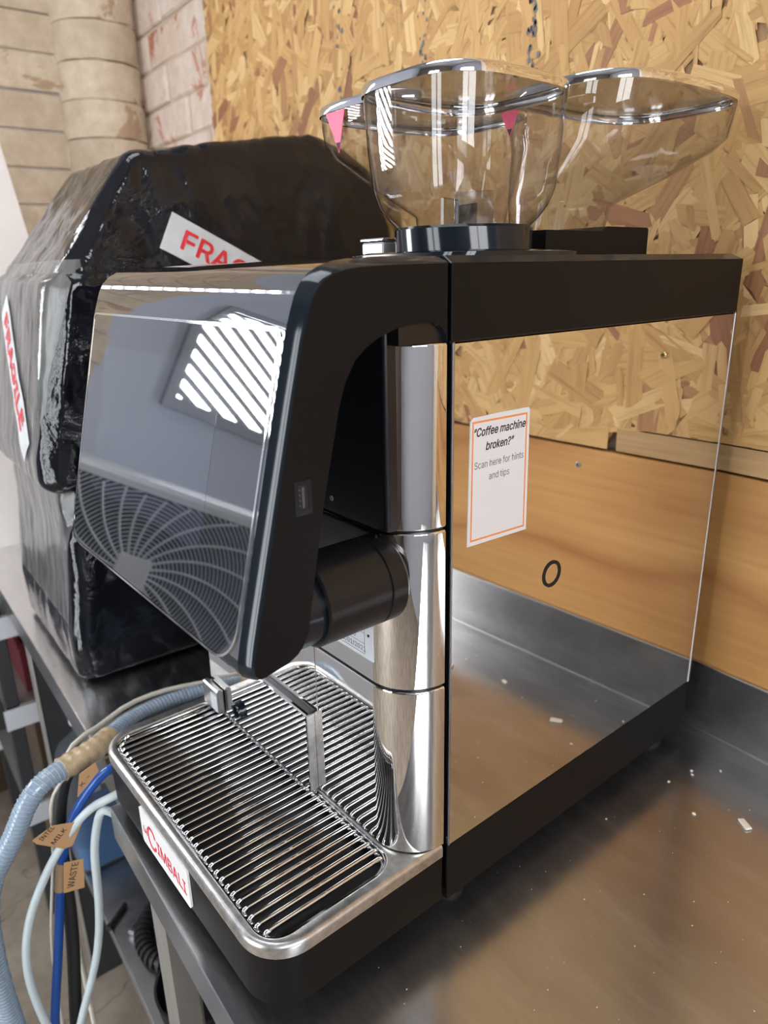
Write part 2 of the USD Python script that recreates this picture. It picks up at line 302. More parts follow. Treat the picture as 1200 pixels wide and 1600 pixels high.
# front wall with a big open doorway onto daylight
DX0, DX1, DZ1 = -0.75, 0.35, 1.7
wf = thing('wall_front', label='painted workshop wall behind the viewer with a wide doorway', kind='structure')
obj('wall_panel', cat_([cbox(XL-0.1, DX0, YF-0.1, YF, ZF, ZC), cbox(DX1, XR, YF-0.1, YF, ZF, ZC), cbox(DX0, DX1, YF-0.1, YF, DZ1, ZC)]), mats['wall_dark'], wf)
d1 = thing('door_1', label='wide doorway filled with soft daylight', kind='structure')
obj('daylight_sheet', cbox(DX0, DX1, YF-0.08, YF-0.07, ZF, DZ1), mats['daylight_door'], d1)
obj('door_frame', cat_([cbox(DX0-0.05, DX0+0.02, YF-0.06, YF+0.02, ZF, DZ1+0.05), cbox(DX1-0.02, DX1+0.05, YF-0.06, YF+0.02, ZF, DZ1+0.05), cbox(DX0, DX1, YF-0.06, YF+0.02, DZ1-0.02, DZ1+0.05), cbox(-0.25, -0.13, YF-0.06, YF, ZF, DZ1)]), mats['slat'], d1)
# slatted window in the left wall: diagonal louvres before bright daylight
w1 = thing('window_1', label='bright window in the left wall behind slanting louvre slats', kind='structure')
obj('pane', cbox(XL-0.10, XL-0.09, WY0, WY1, WZ0, WZ1), mats['daylight_window'], w1)
obj('window_frame', cat_([cbox(XL-0.05, XL+0.02, WY0-0.04, WY0, WZ0-0.04, WZ1+0.04), cbox(XL-0.05, XL+0.02, WY1, WY1+0.04, WZ0-0.04, WZ1+0.04), cbox(XL-0.05, XL+0.02, WY0, WY1, WZ0-0.04, WZ0), cbox(XL-0.05, XL+0.02, WY0, WY1, WZ1, WZ1+0.04)]), mats['slat'], w1)
wrect = sg.box(WY0, WZ0, WY1, WZ1)
for s in np.arange(-1.0, 1.6, 0.054):
    ln = sg.LineString([(WY0-1, WZ0 + s - 0.47), (WY1+1, WZ0 + s + 0.47*(WY1-WY0+1))]).buffer(0.0115, cap_style='flat').intersection(wrect)
    if ln.area > 1e-4: obj('slat', extrude(ln, 0.012, (XL-0.05, 0, 0), (0, 1, 0), (0, 0, 1)), mats['slat'], w1)
# roof light above the benches; unseen right window added to light the side panel
w = thing('window_2', label='ribbed roof light in the workshop ceiling above the benches', kind='structure')
obj('pane', cbox(-1.05, 0.05, -0.70, 0.20, ZC-0.012, ZC-0.002), mats['daylight_roof'], w)
for x in np.linspace(-1.05, 0.05, 13): obj('glazing_bar', cbox(x-0.012, x+0.012, -0.70, 0.20, ZC-0.04, ZC-0.013), mats['slat'], w)
w = thing('added_window_3', label='added unseen two-pane window lighting from the right wall', kind='structure')
for y in (-1.30, -0.65): obj('pane', cbox(XR-0.012, XR-0.002, y, y+0.60, 0.55, 1.60), mats['added_fill_right'], w)
obj('window_frame', cat_([cbox(XR-0.03, XR-0.001, -1.36, -1.30, 0.49, 1.66), cbox(XR-0.03, XR-0.001, -0.70, -0.65, 0.55, 1.60), cbox(XR-0.03, XR-0.001, -0.05, 0.01, 0.49, 1.66), cbox(XR-0.03, XR-0.001, -1.30, -0.05, 0.49, 0.55), cbox(XR-0.03, XR-0.001, -1.30, -0.05, 1.60, 1.66)]), mats['slat'], w)
# unseen louvred strip lamp, added so the screen surround mirrors its bright cells
LA, LB = np.array([-1.82, -0.435, 1.00]), np.array([-1.20, -0.540, 1.20]); LM = (LA+LB)/2
lx = (LB-LA)/np.linalg.norm(LB-LA); ln = np.array([0.88, 0.24, -0.40]); ln -= lx*np.dot(ln, lx); ln /= np.linalg.norm(ln); ly = np.cross(ln, lx)
lamp = thing('added_strip_lamp', 'made-up louvred strip lamp mirrored as a row of dots above the screen', 'lamp', LM)
def lbox(x0, x1, y0, y1, z0, z1):
    m = cbox(x0, x1, y0, y1, z0, z1); m.vertices = m.vertices @ np.array([lx, ly, ln]); return m
LL = np.linalg.norm(LB-LA)/2
obj('tube_panel', lbox(-LL, LL, -0.050, 0.050, -0.002, 0.002), mats['added_lamp_glow'], lamp, smooth=False)
obj('housing', lbox(-LL-0.01, LL+0.01, -0.058, 0.058, -0.03, -0.003), mats['grey_paint'], lamp, smooth=False)
for x in np.linspace(-LL, LL, 14): obj('louvre', lbox(x-0.007, x+0.007, -0.052, 0.052, 0.0025, 0.016), mats['slat'], lamp, smooth=False)
for k in (-0.6, 0.6): obj('suspension_wire', cyl(lx*LL*k - ln*0.02, (lx*LL*k - ln*0.02)*[1, 1, 0] + [0, 0, ZC-LM[2]], 0.0015, 6), mats['zinc'], lamp)

# ------------------------------------------------------------------ boards on the back wall
YO = 0.458                                           # board face near the bench upstand
Z_SEAM, Z_OSB = 0.330, 0.365
osb = thing('osb_board', 'upper wall board of pressed wood flakes behind the coffee machine', 'board')
XO0, XO1, XN = -1.335, 1.1, 0.135
outline = sg.Polygon([(XO0, Z_OSB), (XN, Z_OSB-0.001), (XN+0.02, Z_SEAM+0.003), (XO1, Z_SEAM+0.003), (XO1, 1.75), (XO0, 1.75)])
obj('backing', extrude(outline, 0.014, (0, YO+0.018, 0), (1, 0, 0), (0, 0, 1)), mats['osb_base'], osb)
def flakes(n, seed, zlo, zhi, vert=0.0):
    g = np.random.default_rng(seed)
    cx = g.uniform(XO0+0.02, XO1-0.02, n); cz = g.uniform(zlo, zhi, n)
    L = g.gamma(5.0, 0.0140, n).clip(0.022, 0.15); W = (L*g.uniform(0.10, 0.38, n)).clip(0.004, 0.026)
    a = g.uniform(0, np.pi, n); vsel = g.random(n) < vert; a[vsel] = np.pi/2 + g.normal(0, 0.35, vsel.sum())
    base = np.array([(-0.5, -0.5), (0.44, -0.5), (0.5, 0.1), (0.46, 0.5), (-0.42, 0.5), (-0.5, -0.05)])
    V = base[None] + g.uniform(-0.07, 0.07, (n, 6, 2))*[1, 1.6]
    P = V*np.stack([L, W], -1)[:, None]
    X = cx[:, None] + P[..., 0]*np.cos(a)[:, None] - P[..., 1]*np.sin(a)[:, None]
    Z = cz[:, None] + P[..., 0]*np.sin(a)[:, None] + P[..., 1]*np.cos(a)[:, None]
    zl = np.where(X < XN + 0.01, Z_OSB, Z_SEAM+0.003); Zc = np.clip(Z, zl, 1.75); Xc = np.clip(X, XO0, XO1)
    ok = (np.abs(Zc-Z).max(1) < 0.03) & (np.ptp(Zc, axis=1) > 0.004) & (np.ptp(Xc, axis=1) > 0.003)
    X, Z = Xc, Zc
    tilt = g.uniform(-0.006, 0.006, (n, 2)); depth = g.uniform(0, 0.0016, n)
    Y = YO + 0.0022 - depth[:, None] + P[..., 0]*tilt[:, :1] + P[..., 1]*tilt[:, 1:]*2
    uv = np.stack([P[..., 0] + g.uniform(0, 50, n)[:, None], P[..., 1] + g.uniform(0, 50, n)[:, None]], -1)
    V3 = np.stack([X, Y, Z], -1)[ok]; uv = uv[ok]; k = len(V3)
    F = (np.arange(k)[:, None, None]*6 + np.array([(0, 1, 2), (0, 2, 3), (0, 3, 4), (0, 4, 5)])[None]).reshape(-1, 3)
    tone = np.repeat(g.random(k), 6)
    return V3.reshape(-1, 3), F, uv.reshape(-1, 2), tone
for sd, nn, zlo, zhi, vt in ((1, 9000, Z_SEAM, 1.3, 0.25), (2, 1200, 1.3, 1.75, 0.25)):
    V, F, uv, tone = flakes(nn, sd, zlo, zhi, vt)
    fk = UsdGeom.PrimvarsAPI(obj('wood_flakes', (V, F), mats['osb_flake'], osb, smooth=False, kind='stuff'))
    fk.CreatePrimvar('tone', Sdf.ValueTypeNames.FloatArray, 'vertex').Set(Vt.FloatArray.FromNumpy(tone.astype(np.float32)))
    fk.CreatePrimvar('grain', Sdf.ValueTypeNames.Color3fArray, 'vertex').Set(Vt.Vec3fArray.FromNumpy(np.column_stack([uv, np.zeros(len(uv))]).astype(np.float32)))
# stamped ink marks running up the board
def ink_column(xc, z0, z1, w, n, seed):
    g = np.random.default_rng(seed); ms = []
    for _ in range(n):
        x, z = xc + g.normal(0, w*0.3), g.uniform(z0, z1); s = g.uniform(0.0012, 0.0042)
        a = g.uniform(0, 2*np.pi, 6); a.sort(); q = sg.Polygon([(x + s*g.uniform(.4, 1.1)*math.cos(t), z + 1.6*s*g.uniform(.4, 1.1)*math.sin(t)) for t in np.linspace(0, 2*np.pi, 7)[:-1]])
        if q.is_valid: ms.append(extrude(q, 0.0002, (0, YO-0.0002, 0), (1, 0, 0), (0, 0, 1)))
    return cat_(ms)
for xc, z0, z1, w, n in ((-0.80, 0.72, 1.25, 0.016, 60), (-0.575, 0.80, 1.2, 0.022, 110), (-0.353, 0.80, 0.91, 0.016, 55)):
    obj('ink_stamp', ink_column(xc, z0, z1, w, n, int(abs(xc)*1000)), mats['grey_ink'], osb, smooth=False, label='faded dark stamped lettering', kind='stuff')
bt = obj('wood_batten', jig(cbox(-1.3, XN-0.002, YO+0.0015, YO+0.03, Z_SEAM+0.002, Z_OSB-0.0022, 0.0006), 0.0004), mats['batten_wood'], label='narrow wooden strip between the flake board and the plywood', cat='batten')
ply = obj('plywood_board', cbox(-1.3, 1.15, YO+0.004, YO+0.022, -0.3, Z_SEAM-0.0015, 0.001), mats['plywood'], label='orange-brown plywood board low on the wall behind the bench upstand', cat='board')
def screw(x, z, y, m, label):
    t = thing('screw', label, 'screw', (x, y, z))
    hd = lathe([(0, 0), (0.0042, 0), (0.0042, 0.0012), (0.0030, 0.0022), (0, 0.0022)], 20); hd.apply_transform(trimesh.transformations.rotation_matrix(np.pi/2, (1, 0, 0)))
    obj('screw_head', hd, mats[m], t)
    obj('screw_slot', cat_([cbox(-0.0022, 0.0022, -0.0024, -0.0021, -0.0005, 0.0005), cbox(-0.0005, 0.0005, -0.0024, -0.0021, -0.0022, 0.0022)]), mats['dark_void'], t)
screw(0.078, 0.462, YO-0.0005, 'brass', 'brass cross-head screw in the flake board, seen mirrored in the side panel')
screw(0.190, 0.303, YO+0.0045, 'zinc', 'silver screw in the plywood board, seen mirrored in the side panel')

# ------------------------------------------------------------------ benches
def leg(t, x, y, z0, z1, w=0.04):
    if w > 0.05:
        obj('leg', cbox(x-0.022, x+0.022, y-0.026, y+0.034, z0, z1, 0.002), mats['leg_dark'], t)
        obj('leg_edge', cbox(x-0.022, x+0.023, y-0.0285, y-0.0262, z0, z1, 0.0008), mats['leg_paint'], t)
    else: obj('leg', cbox(x-w/2, x+w/2, y-w/2, y+w/2, z0, z1, 0.004), mats['leg_paint'], t)
def bench(label, x0, x1, yf, yb, upstand, legs, shelf, top='bench_steel'):
    t = thing('workbench', label, 'workbench', (0, 0, 0))
    obj('worktop', cbox(x0, x1, yf, yb, ZB-0.003, ZB, 0.0012), mats[top], t)
    obj('front_flange', cbox(x0, x1, yf, yf+0.002, ZB-0.045, ZB-0.002), mats['bench_steel'], t)
    obj('end_flange', cbox(x0, x0+0.002, yf+0.002, yb, ZB-0.045, ZB-0.003), mats['bench_steel'], t)
    obj('end_flange', cbox(x1-0.002, x1, yf+0.002, yb, ZB-0.045, ZB-0.003), mats['bench_steel'], t)
    if upstand:
        obj('upstand', cbox(x0, x1, yb-0.0015, yb, ZB+0.0012, 0.074), mats['bench_steel'], t)
        obj('upstand_lip', cbox(x0, x1, yb-0.0025, yb+0.0035, 0.0735, 0.0765, 0.0008), mats['brushed_steel'], t)
        obj('weld_seam', tube([(x0, yb-0.002, ZB+0.0006), (x1, yb-0.002, ZB+0.0006)], 0.0016, 8), mats['brushed_steel'], t)
    for (x, y, w) in legs: leg(t, x, y, ZF, ZB-0.003, w)
    if shelf:
        z, a, b, c, d = shelf
        obj('undershelf', cbox(a, b, c, d, z-0.02, z, 0.002), mats['dull_steel'], t)
    return t
B1 = bench('stainless steel workbench under the unwrapped coffee machine', -0.353, 1.05, -0.208, YO, True, [(-0.248, -0.185, 0.034), (-0.248, 0.40, 0.034), (1.0, -0.18, 0.034), (1.0, 0.40, 0.034)], None)
B2 = bench('stainless steel workbench under the black-wrapped machine', -1.74, -0.362, -0.1875, 0.44, True, [(-0.985, -0.150, 0.055), (-0.985, 0.38, 0.055), (-0.43, 0.38, 0.04), (-1.70, 0.38, 0.04), (-1.70, -0.155, 0.03)], (-0.56, -1.03, -0.40, -0.17, 0.40), 'bench_steel_light')
# crumbs on the worktop
g = np.random.default_rng(12); ms = []
for i in range(150):
    if i < 95: x, y = g.uniform(0.0, 0.42), g.uniform(-0.2, 0.45)
    else: x, y = g.uniform(-0.05, 0.30), g.uniform(-0.2, 0.15)
    s = g.uniform(0.0002, 0.0006) if i > 8 else g.uniform(0.001, 0.002)
    q = trimesh.creation.icosphere(subdivisions=0, radius=s); q.vertices *= g.uniform(0.6, 1.5, 3)*[1, 1, 0.5]; q.vertices += g.uniform(-0.2, 0.2, q.vertices.shape)*s
    q.apply_translation((x, y, ZB - q.vertices[:, 2].min())); ms.append(q)
obj('crumbs', cat_(ms), mats['crumb'], smooth=False, label='pale crumbs and specks scattered on the steel worktop', cat='crumbs', kind='stuff')
for i, (x, y, a, l) in enumerate([(0.225, 0.36, 0.3, 0.009), (0.31, 0.335, 1.2, 0.011), (0.115, 0.335, -0.5, 0.016)]):
    q = cbox(-l/2, l/2, -l/4, l/4, 0, 0.0025, 0.001); q = jig(q, 0.0006); q.vertices[:, 2] -= q.vertices[:, 2].min()
    q.apply_transform(trimesh.transformations.rotation_matrix(a, (0, 0, 1))); t = obj('flake_chip', q, mats['crumb'], label=['pale chip of debris by the upstand, middle of the three mirrored in the panel', 'pale chip of debris by the upstand, leftmost of the three mirrored in the panel', 'long pale chip of debris by the upstand, rightmost of the three mirrored in the panel'][i], cat='debris')
    UsdGeom.Xformable(t).AddTranslateOp().Set(Gf.Vec3d(x, y, ZB))

# ------------------------------------------------------------------ coffee machine (its own frame, turned 2.3 degrees)
ROT = 2.3
D = 0.4274; HT = 0.570
cm = thing('coffee_machine', 'black and mirror-steel bean-to-cup coffee machine with touch screen and drip tray', 'coffee machine', (0, 0, 0), ROT)
obj('body', cbox(-0.3745, -0.0015, 0.002, D-0.002, 0.002, HT-0.002, 0.002), mats['recess_black'], cm)
# top cover with chamfer
rt = lambda e: rr(-0.375+e, -e, 0.0005, D-e, 0.003)
obj('top_cover', loft([z_ring(rt(0.0), 0.5700), z_ring(rt(0.008), 0.5752)], True, True), mats['gloss_black'], cm, smooth=20)
obj('side_band', cbox(-0.003, 0.0, 0.0008, D, 0.5165, 0.5702, 0.0006), mats['side_black'], cm)
obj('side_band', cbox(-0.375, -0.372, 0.0008, D, 0.5165, 0.5702, 0.0006), mats['side_black'], cm)
obj('base_band', cbox(-0.0035, 0.0, 0.001, D, 0.0, 0.0625, 0.0008), mats['side_black'], cm)
obj('base_band', cbox(-0.375, -0.3715, 0.001, D, 0.0, 0.0625, 0.0008), mats['side_black'], cm)
obj('base_plate', cbox(-0.372, -0.003, 0.001, D, 0.0, 0.01), mats['matte_black'], cm)
# mirror side panel: very slightly bowed sheet with folded edges
SAG = 0.0
def panel(sign):
    n = 33; ys = np.r_[0.0012, 0.0016, np.linspace(0.0026, D-0.0026, n), D-0.0016, D-0.0012]
    xs = np.r_[-0.003, -0.0006, np.zeros(n), -0.0006, -0.003]
    xs = xs + 0.0008 - SAG*(1-((ys-D/2)/(D/2))**2)
    z0, z1 = 0.0640, 0.5155
    rings = [np.column_stack([xs, ys, np.full(len(ys), z)]) for z in (z0, z0+0.0008, z1-0.0008, z1)]
    rings[0][:, 0] -= 0.002; rings[3][:, 0] -= 0.002
    m = loft(rings, False, False, closed=False)
    return m
pn = obj('side_panel', panel(1), mats['mirror_steel'], cm, smooth=False, label='mirror-polished steel side panel')
lf = panel(1); lf.vertices[:, 0] = -0.375 - lf.vertices[:, 0]; lf.invert()
obj('side_panel', lf, mats['mirror_steel'], cm, smooth=20)
for y0_, y1_ in ((0.0010, 0.0032), (D-0.0048, D-0.0008)): obj('panel_edge', cbox(-0.0012, 0.0014, y0_, y1_, 0.0640, 0.5158, 0.0005), mats['dull_steel'], cm)
ring = lathe([(0.0098, 0), (0.0130, 0), (0.0130, 0.0006), (0.0098, 0.0006), (0.0098, 0)], 40, axis='x'); ring.apply_translation((0.0009, 0.1315, 0.2975))
obj('panel_lock', ring, mats['matte_black'], cm, label='round black ring on the side panel')
# sticker without its code
st = sg.Polygon([(0.0190, 0.3532), (0.0913, 0.3513), (0.0898, 0.4568), (0.0885, 0.4580), (0.0560, 0.4583), (0.0240, 0.4578), (0.0203, 0.4550)])
EX, EY = (0, 1, 0), (0, 0, 1)
so = obj('paper_sticker', extrude(st, 0.0003, (0.0009, 0, 0), EX, EY), mats['paper'], cm, label='white paper sticker with orange border and black printing')
fr = sg.Polygon([(0.0222, 0.3565), (0.0883, 0.3547), (0.0868, 0.4540), (0.0225, 0.4548)])
obj('sticker_border', extrude(fr.difference(fr.buffer(-0.0016, join_style='mitre')), 0.0001, (0.0012, 0, 0), EX, EY), mats['orange_ink'], so)
tx = lambda s, h, z, **k: text(s, h, (0.0012, 0.0548, z), EX, EY, 0.0001, align='c', **k)
obj('sticker_text', cat_([tx('“Coffee machine', 0.0064, 0.4425, bold=True, shear=0.2, sx=0.88), tx('broken?”', 0.0064, 0.4305, bold=True, shear=0.2, sx=0.88)]), mats['black_ink'], so, smooth=False)
obj('sticker_text', cat_([tx('Scan here for hints', 0.0056, 0.4165, sx=0.86), tx('and tips', 0.0056, 0.4055, sx=0.86)]), mats['grey_ink'], so, smooth=False)

# front of the body: three polished segments with rounded corners
def seg_ring(e, z): return z_ring(rr(-0.375+e, -e, -0.0475+e, -0.0035, (0.043-e, 0.0005, 0.0005, 0.043-e), 14), z)
for z0, z1, nm in ((0.0678, 0.2335, 'lower'), (0.2360, 0.3735, 'middle'), (0.3760, 0.5160, 'upper')):
    obj('front_segment', loft([seg_ring(0.0014, z0), seg_ring(0.0, z0+0.0014), seg_ring(0.0, z1-0.0014), seg_ring(0.0014, z1)]), mats['mirror_steel'], cm, smooth=25, label=f'polished {nm} front segment with rounded corners')
obj('seam_filler', loft([seg_ring(0.003, 0.2), seg_ring(0.003, 0.45)]), mats['recess_black'], cm)
obj('recess_panel', loft([z_ring(rr(-0.36, -0.0165, -0.0490, -0.030, (0.004, 0.0005, 0.0005, 0.004), 5), z) for z in (0.3775, 0.5300)]), mats['recess_black'], cm, label='black panel behind the screen')
obj('hood_filler', cbox(-0.371, -0.004, -0.046, 0.001, 0.5165, 0.5325), mats['recess_black'], cm)
obj('status_light', cyl((-0.088, -0.0488, 0.389), (-0.088, -0.0496, 0.389), 0.0022), mats['grey_ink'], cm)
# grounds drawer and door on the lower front
obj('grounds_drawer', cbox(-0.352, -0.1385, -0.0565, -0.0473, 0.0690, 0.1570, 0.0014), mats['mirror_steel'], cm, label='polished grounds drawer front')
obj('drawer_edge', cbox(-0.1385, -0.1370, -0.0566, -0.0473, 0.0690, 0.1570, 0.0006), mats['rim_steel'], cm)
obj('drawer_gap', cbox(-0.352, -0.1385, -0.0500, -0.0474, 0.1570, 0.1600), mats['recess_black'], cm)
obj('door_panel', cbox(-0.352, -0.1305, -0.0481, -0.0474, 0.1602, 0.2330, 0.0002), mats['mirror_steel'], cm)
obj('drawer_knob', cat_([lathe([(0.0065, -0.0585), (0.0110, -0.0585), (0.0110, -0.0630), (0.0065, -0.0630), (0.0065, -0.0585)], 28, axis='z')]).apply_transform(np.array([[1, 0, 0, -0.283], [0, 0, 1, 0.002], [0, -1, 0, 0.0900], [0, 0, 0, 1.]])), mats['gloss_black'], cm, label='black ring knob')
obj('corner_bracket', cbox(-0.358, -0.318, -0.066, -0.0575, 0.0690, 0.1010, 0.002), mats['dull_steel'], cm)
obj('bracket_label', cbox(-0.336, -0.320, -0.0664, -0.0659, 0.0725, 0.0935), mats['plate_silver'], cm)
# rating plate
PX0, PX1, PZ0, PZ1, PY = -0.112, -0.040, 0.2570, 0.3050, -0.0476
rp = obj('rating_plate', extrude(sg.box(PX0, PZ0, PX1, PZ1).buffer(0.001), 0.0006, (0, PY, 0), (1, 0, 0), (0, 0, 1)), mats['plate_silver'], cm, label='small silver rating plate with engraved numbers')
PF = (0, PY-0.0007, 0)
obj('plate_engraving', cat_([text('0635', 0.0050, (-0.080, PY-0.0007, 0.2715), (1, 0, 0), (0, 0, 1), 0.0001), text('11/01/2021', 0.0046, (-0.086, PY-0.0007, 0.2620), (1, 0, 0), (0, 0, 1), 0.0001)] +
    [extrude(sg.box(a, b, c, d), 0.0001, PF, (1, 0, 0), (0, 0, 1)) for a, b, c, d in ((-0.105, 0.2595, -0.0505, 0.2598), (-0.105, 0.2690, -0.0505, 0.2693), (-0.105, 0.2790, -0.0505, 0.2793), (-0.105, 0.2890, -0.0505, 0.2893), (-0.0508, 0.2595, -0.0505, 0.300))]), mats['grey_ink'], rp, smooth=False)
obj('plate_rivet', cyl((-0.0450, PY-0.0006, 0.279), (-0.0450, PY-0.0012, 0.279), 0.0013, 12), mats['black_ink'], rp)

# screen hood: profile lofted across the width
O = np.array([(-0.0035, 0.5748), (-0.0507, 0.5750), (-0.080, 0.5738), (-0.0925, 0.5724), (-0.1030, 0.5696), (-0.1115, 0.5653), (-0.1178, 0.5595), (-0.1222, 0.5525), (-0.1255, 0.5440), (-0.1305, 0.530), (-0.141, 0.49), (-0.1585, 0.42), (-0.1735, 0.36), (-0.1798, 0.335),
    (-0.1828, 0.3215), (-0.1830, 0.3140), (-0.1802, 0.3080), (-0.1750, 0.3045), (-0.1690, 0.3040), (-0.1610, 0.3060), (-0.1500, 0.3105), (-0.1420, 0.3145), (-0.1372, 0.3195), (-0.1340, 0.330), (-0.1173, 0.4142), (-0.1008, 0.4807), (-0.0950, 0.4970), (-0.0864, 0.5105), (-0.0770, 0.518),
    (-0.0674, 0.523), (-0.0507, 0.5285), (-0.030, 0.5305), (-0.016, 0.530), (-0.009, 0.5265), (-0.0052, 0.5210), (-0.0037, 0.5165)])
def inset(P, amt):
    P = np.asarray(P); e = np.roll(P, -1, 0) - P; e /= np.linalg.norm(e, axis=1, keepdims=True)
    nr = np.column_stack([-e[:, 1], e[:, 0]]); v = nr + np.roll(nr, 1, 0); v /= np.linalg.norm(v, axis=1, keepdims=True)
    return P + v*np.asarray(amt)[:, None]
amt = np.r_[np.full(20, 0.0055), np.full(3, 0.003), np.full(13, 0.0004)]; amt[0] = 0.0048
I = inset(O, amt)
if sg.Polygon(I).area > sg.Polygon(O).area: I = inset(O, -amt)
I[0] = (-0.0035, 0.5700); I[-1] = (-0.0037, 0.5165)
XO, XI = 0.013, 0.0
def at_x(P, x): return np.column_stack([np.full(len(P), x), P])
def cap(P, x, flip):
    v, f = trimesh.creation.triangulate_polygon(sg.Polygon(P), engine='earcut'); m = trimesh.Trimesh(at_x(v, x), f if not flip else f[:, ::-1], process=False); return m
obj('hood_cheek', cap(I, 0.0, False), mats['side_black'], cm, smooth=False, label='matte black side of the screen hood')
obj('hood_cheek', cap(I, -0.375, True), mats['side_black'], cm, smooth=False)
mid = lambda t: at_x(I*(1-t) + O*t, -XO*t**1.6)
tr = [mid(t) for t in (0, 0.25, 0.5, 0.75, 1)]
obj('hood_trim', loft(tr, False, False), mats['gloss_black'], cm, smooth=35, label='glossy black bevelled edge of the screen hood')
tl = [r*[-1, 1, 1] - [0.375, 0, 0] for r in tr]
obj('hood_trim', loft(tl[::-1], False, False), mats['gloss_black'], cm, smooth=35)
a, b = at_x(O, -XO), at_x(O, -0.375+XO)
obj('hood_face', loft([b[:15], a[:15]], False, False, closed=False), mats['face_steel'], cm, smooth=40, label='brushed steel face around the screen')
obj('hood_back', loft([np.vstack([b[14:], b[:1]]), np.vstack([a[14:], a[:1]])], False, False, closed=False), mats['gloss_black'], cm, smooth=40)
# glass on the front plane
SL = 0.2538; nf = np.array([0, -1, SL]); nf /= np.linalg.norm(nf); upv = np.array([0, SL, 1]); kz = np.linalg.norm(upv); upv /= kz
fp0 = np.array([0, -0.1305, 0.53])
def on_front(poly, d, off):           # poly in (x, z-height)
    return extrude(affinity.scale(affinity.translate(poly, 0, -0.53), 1, kz, origin=(0, 0)), d, fp0 + nf*off, (1, 0, 0), upv)
gl = sg.Polygon(rr(-0.3565, -0.0185, 0.3165, 0.5310, (0.026, 0.004, 0.004, 0.026), 10))
obj('screen_trim', on_front(gl.buffer(0.0024).difference(gl.buffer(0.0004)), 0.0016, -0.0006), mats['chrome'], cm, label='thin chrome line around the screen')
sc = obj('touch_screen', on_front(gl, 0.0012, -0.0004), mats['screen_glass'], cm, label='dark reflective glass touch screen')
obj('display_area', on_front(sg.box(-0.318, 0.375, -0.085, 0.505), 0.0001, 0.0008), mats['display_glass'], sc)
# usb port
up = sg.box(-0.1382, 0.4165, -0.1268, 0.4380).buffer(0.0008)
us = obj('usb_port', extrude(up.difference(sg.box(-0.1362, 0.4190, -0.1286, 0.4360)), 0.0006, (0.0, 0, 0), EX, EY), mats['gloss_black'], cm, label='small black usb socket on the hood side')
obj('socket_hole', extrude(sg.box(-0.1362, 0.4190, -0.1286, 0.4360), 0.0001, (0.0001, 0, 0), EX, EY), mats['dark_void'], us)
obj('socket_tongue', cat_([cbox(0.0001, 0.0006, -0.1335, -0.1315, 0.4205, 0.4345, 0.0001)] + [cbox(0.0001, 0.0005, -0.1355, -0.1345, z, z+0.001) for z in (0.422, 0.4255, 0.429, 0.4325)]), mats['zinc_dark'], us)
# dispensing spout: satin cylinder lying front to back
SX, SZ, SR = -0.0345, 0.3350, 0.0350
sp = lathe([(0, -0.116), (SR-0.0015, -0.116), (SR, -0.1145), (SR, -0.0600), (SR-0.0015, -0.0592), (SR-0.0015, -0.0578), (SR, -0.0570), (SR, -0.0430), (SR-0.004, -0.0385), (SR-0.012, -0.0365), (0, -0.0365)], 64)
sp.apply_transform(np.array([[1, 0, 0, SX], [0, 0, 1, 0], [0, -1, 0, SZ], [0, 0, 0, 1.]]))
if sp.volume < 0: sp.invert()
obj('spout', sp, mats['satin_black'], cm, smooth=30, label='satin black cylindrical dispensing spout')
obj('spout_mount', cbox(-0.26, -0.030, -0.0500, -0.0474, 0.326, 0.3728, 0.0006), mats['recess_black'], cm)
obj('spout_neck', cyl((SX, -0.150, SZ-0.002), (SX, -0.1155, SZ-0.002), 0.030, 48), mats['gloss_black'], cm)

# drip tray
TY, ZR = -0.1905, 0.0665
ro = lambda e: rr(-0.3752+e, -0.0008-e, TY+e, -0.0035, (0.040-e, 0.0006, 0.0006, 0.040-e), 12)
op = lambda e: rr(-0.3600+e, -0.0125-e, -0.1815+e, -0.0485-e, 0.024-e, 12)
obj('drip_tray', loft([z_ring(ro(0.004), 0.0), z_ring(ro(0.0014), 0.0025), z_ring(ro(0.0010), 0.0535)]), mats['side_black'], cm, smooth=30, label='black drip tray body')
obj('tray_rim', loft([z_ring(ro(0.0), 0.0535), z_ring(ro(0.0), 0.0625), z_ring(ro(0.0008), 0.0645), z_ring(ro(0.0025), 0.0660), z_ring(ro(0.0045), ZR), z_ring(op(-0.0012), ZR), z_ring(op(-0.0004), ZR-0.0004), z_ring(op(0.0), ZR-0.0014), z_ring(op(0.0), 0.054)], False, False), mats['rim_steel'], cm, smooth=40, label='brushed steel rim of the drip tray')
obj('tray_well', loft([z_ring(op(0.0003), 0.0555), z_ring(op(0.0008), 0.0540)], False, True), mats['recess_black'], cm)
gr = z_ring(op(0.0042), 0.0600)
obj('grid_frame', cat_([tube(gr, 0.0024, 8, closed=True), tube(z_ring(op(0.0012), ZR-0.0022), 0.0011, 8, closed=True)]), mats['chrome'], cm)
NB = 33
for i in range(NB):
    x = -0.0275 - i*(0.3555-0.0275)/(NB-1)
    dy = 0.0
    for edge in (-0.0125-0.0015, -0.3600+0.0015):        # the corners are rounded
        q = 0.024 - abs(x-edge)
        if q > 0: dy = max(dy, 0.024 - math.sqrt(max(0.024**2 - q*q, 0)))
    y0, y1 = -0.1785+dy, -0.0515-dy
    P = [(x, y0, 0.0590), (x, y0+0.0004, 0.0622), (x, y0+0.0022, 0.0645), (x, y0+0.0050, 0.0653), (x, (y0+y1)/2, 0.0653), (x, y1-0.005, 0.0653), (x, y1-0.0022, 0.0645), (x, y1-0.0004, 0.0622), (x, y1, 0.0590)]
    obj('grid_bar', tube(P, 0.00205, 10), mats['chrome'], cm, smooth=60)
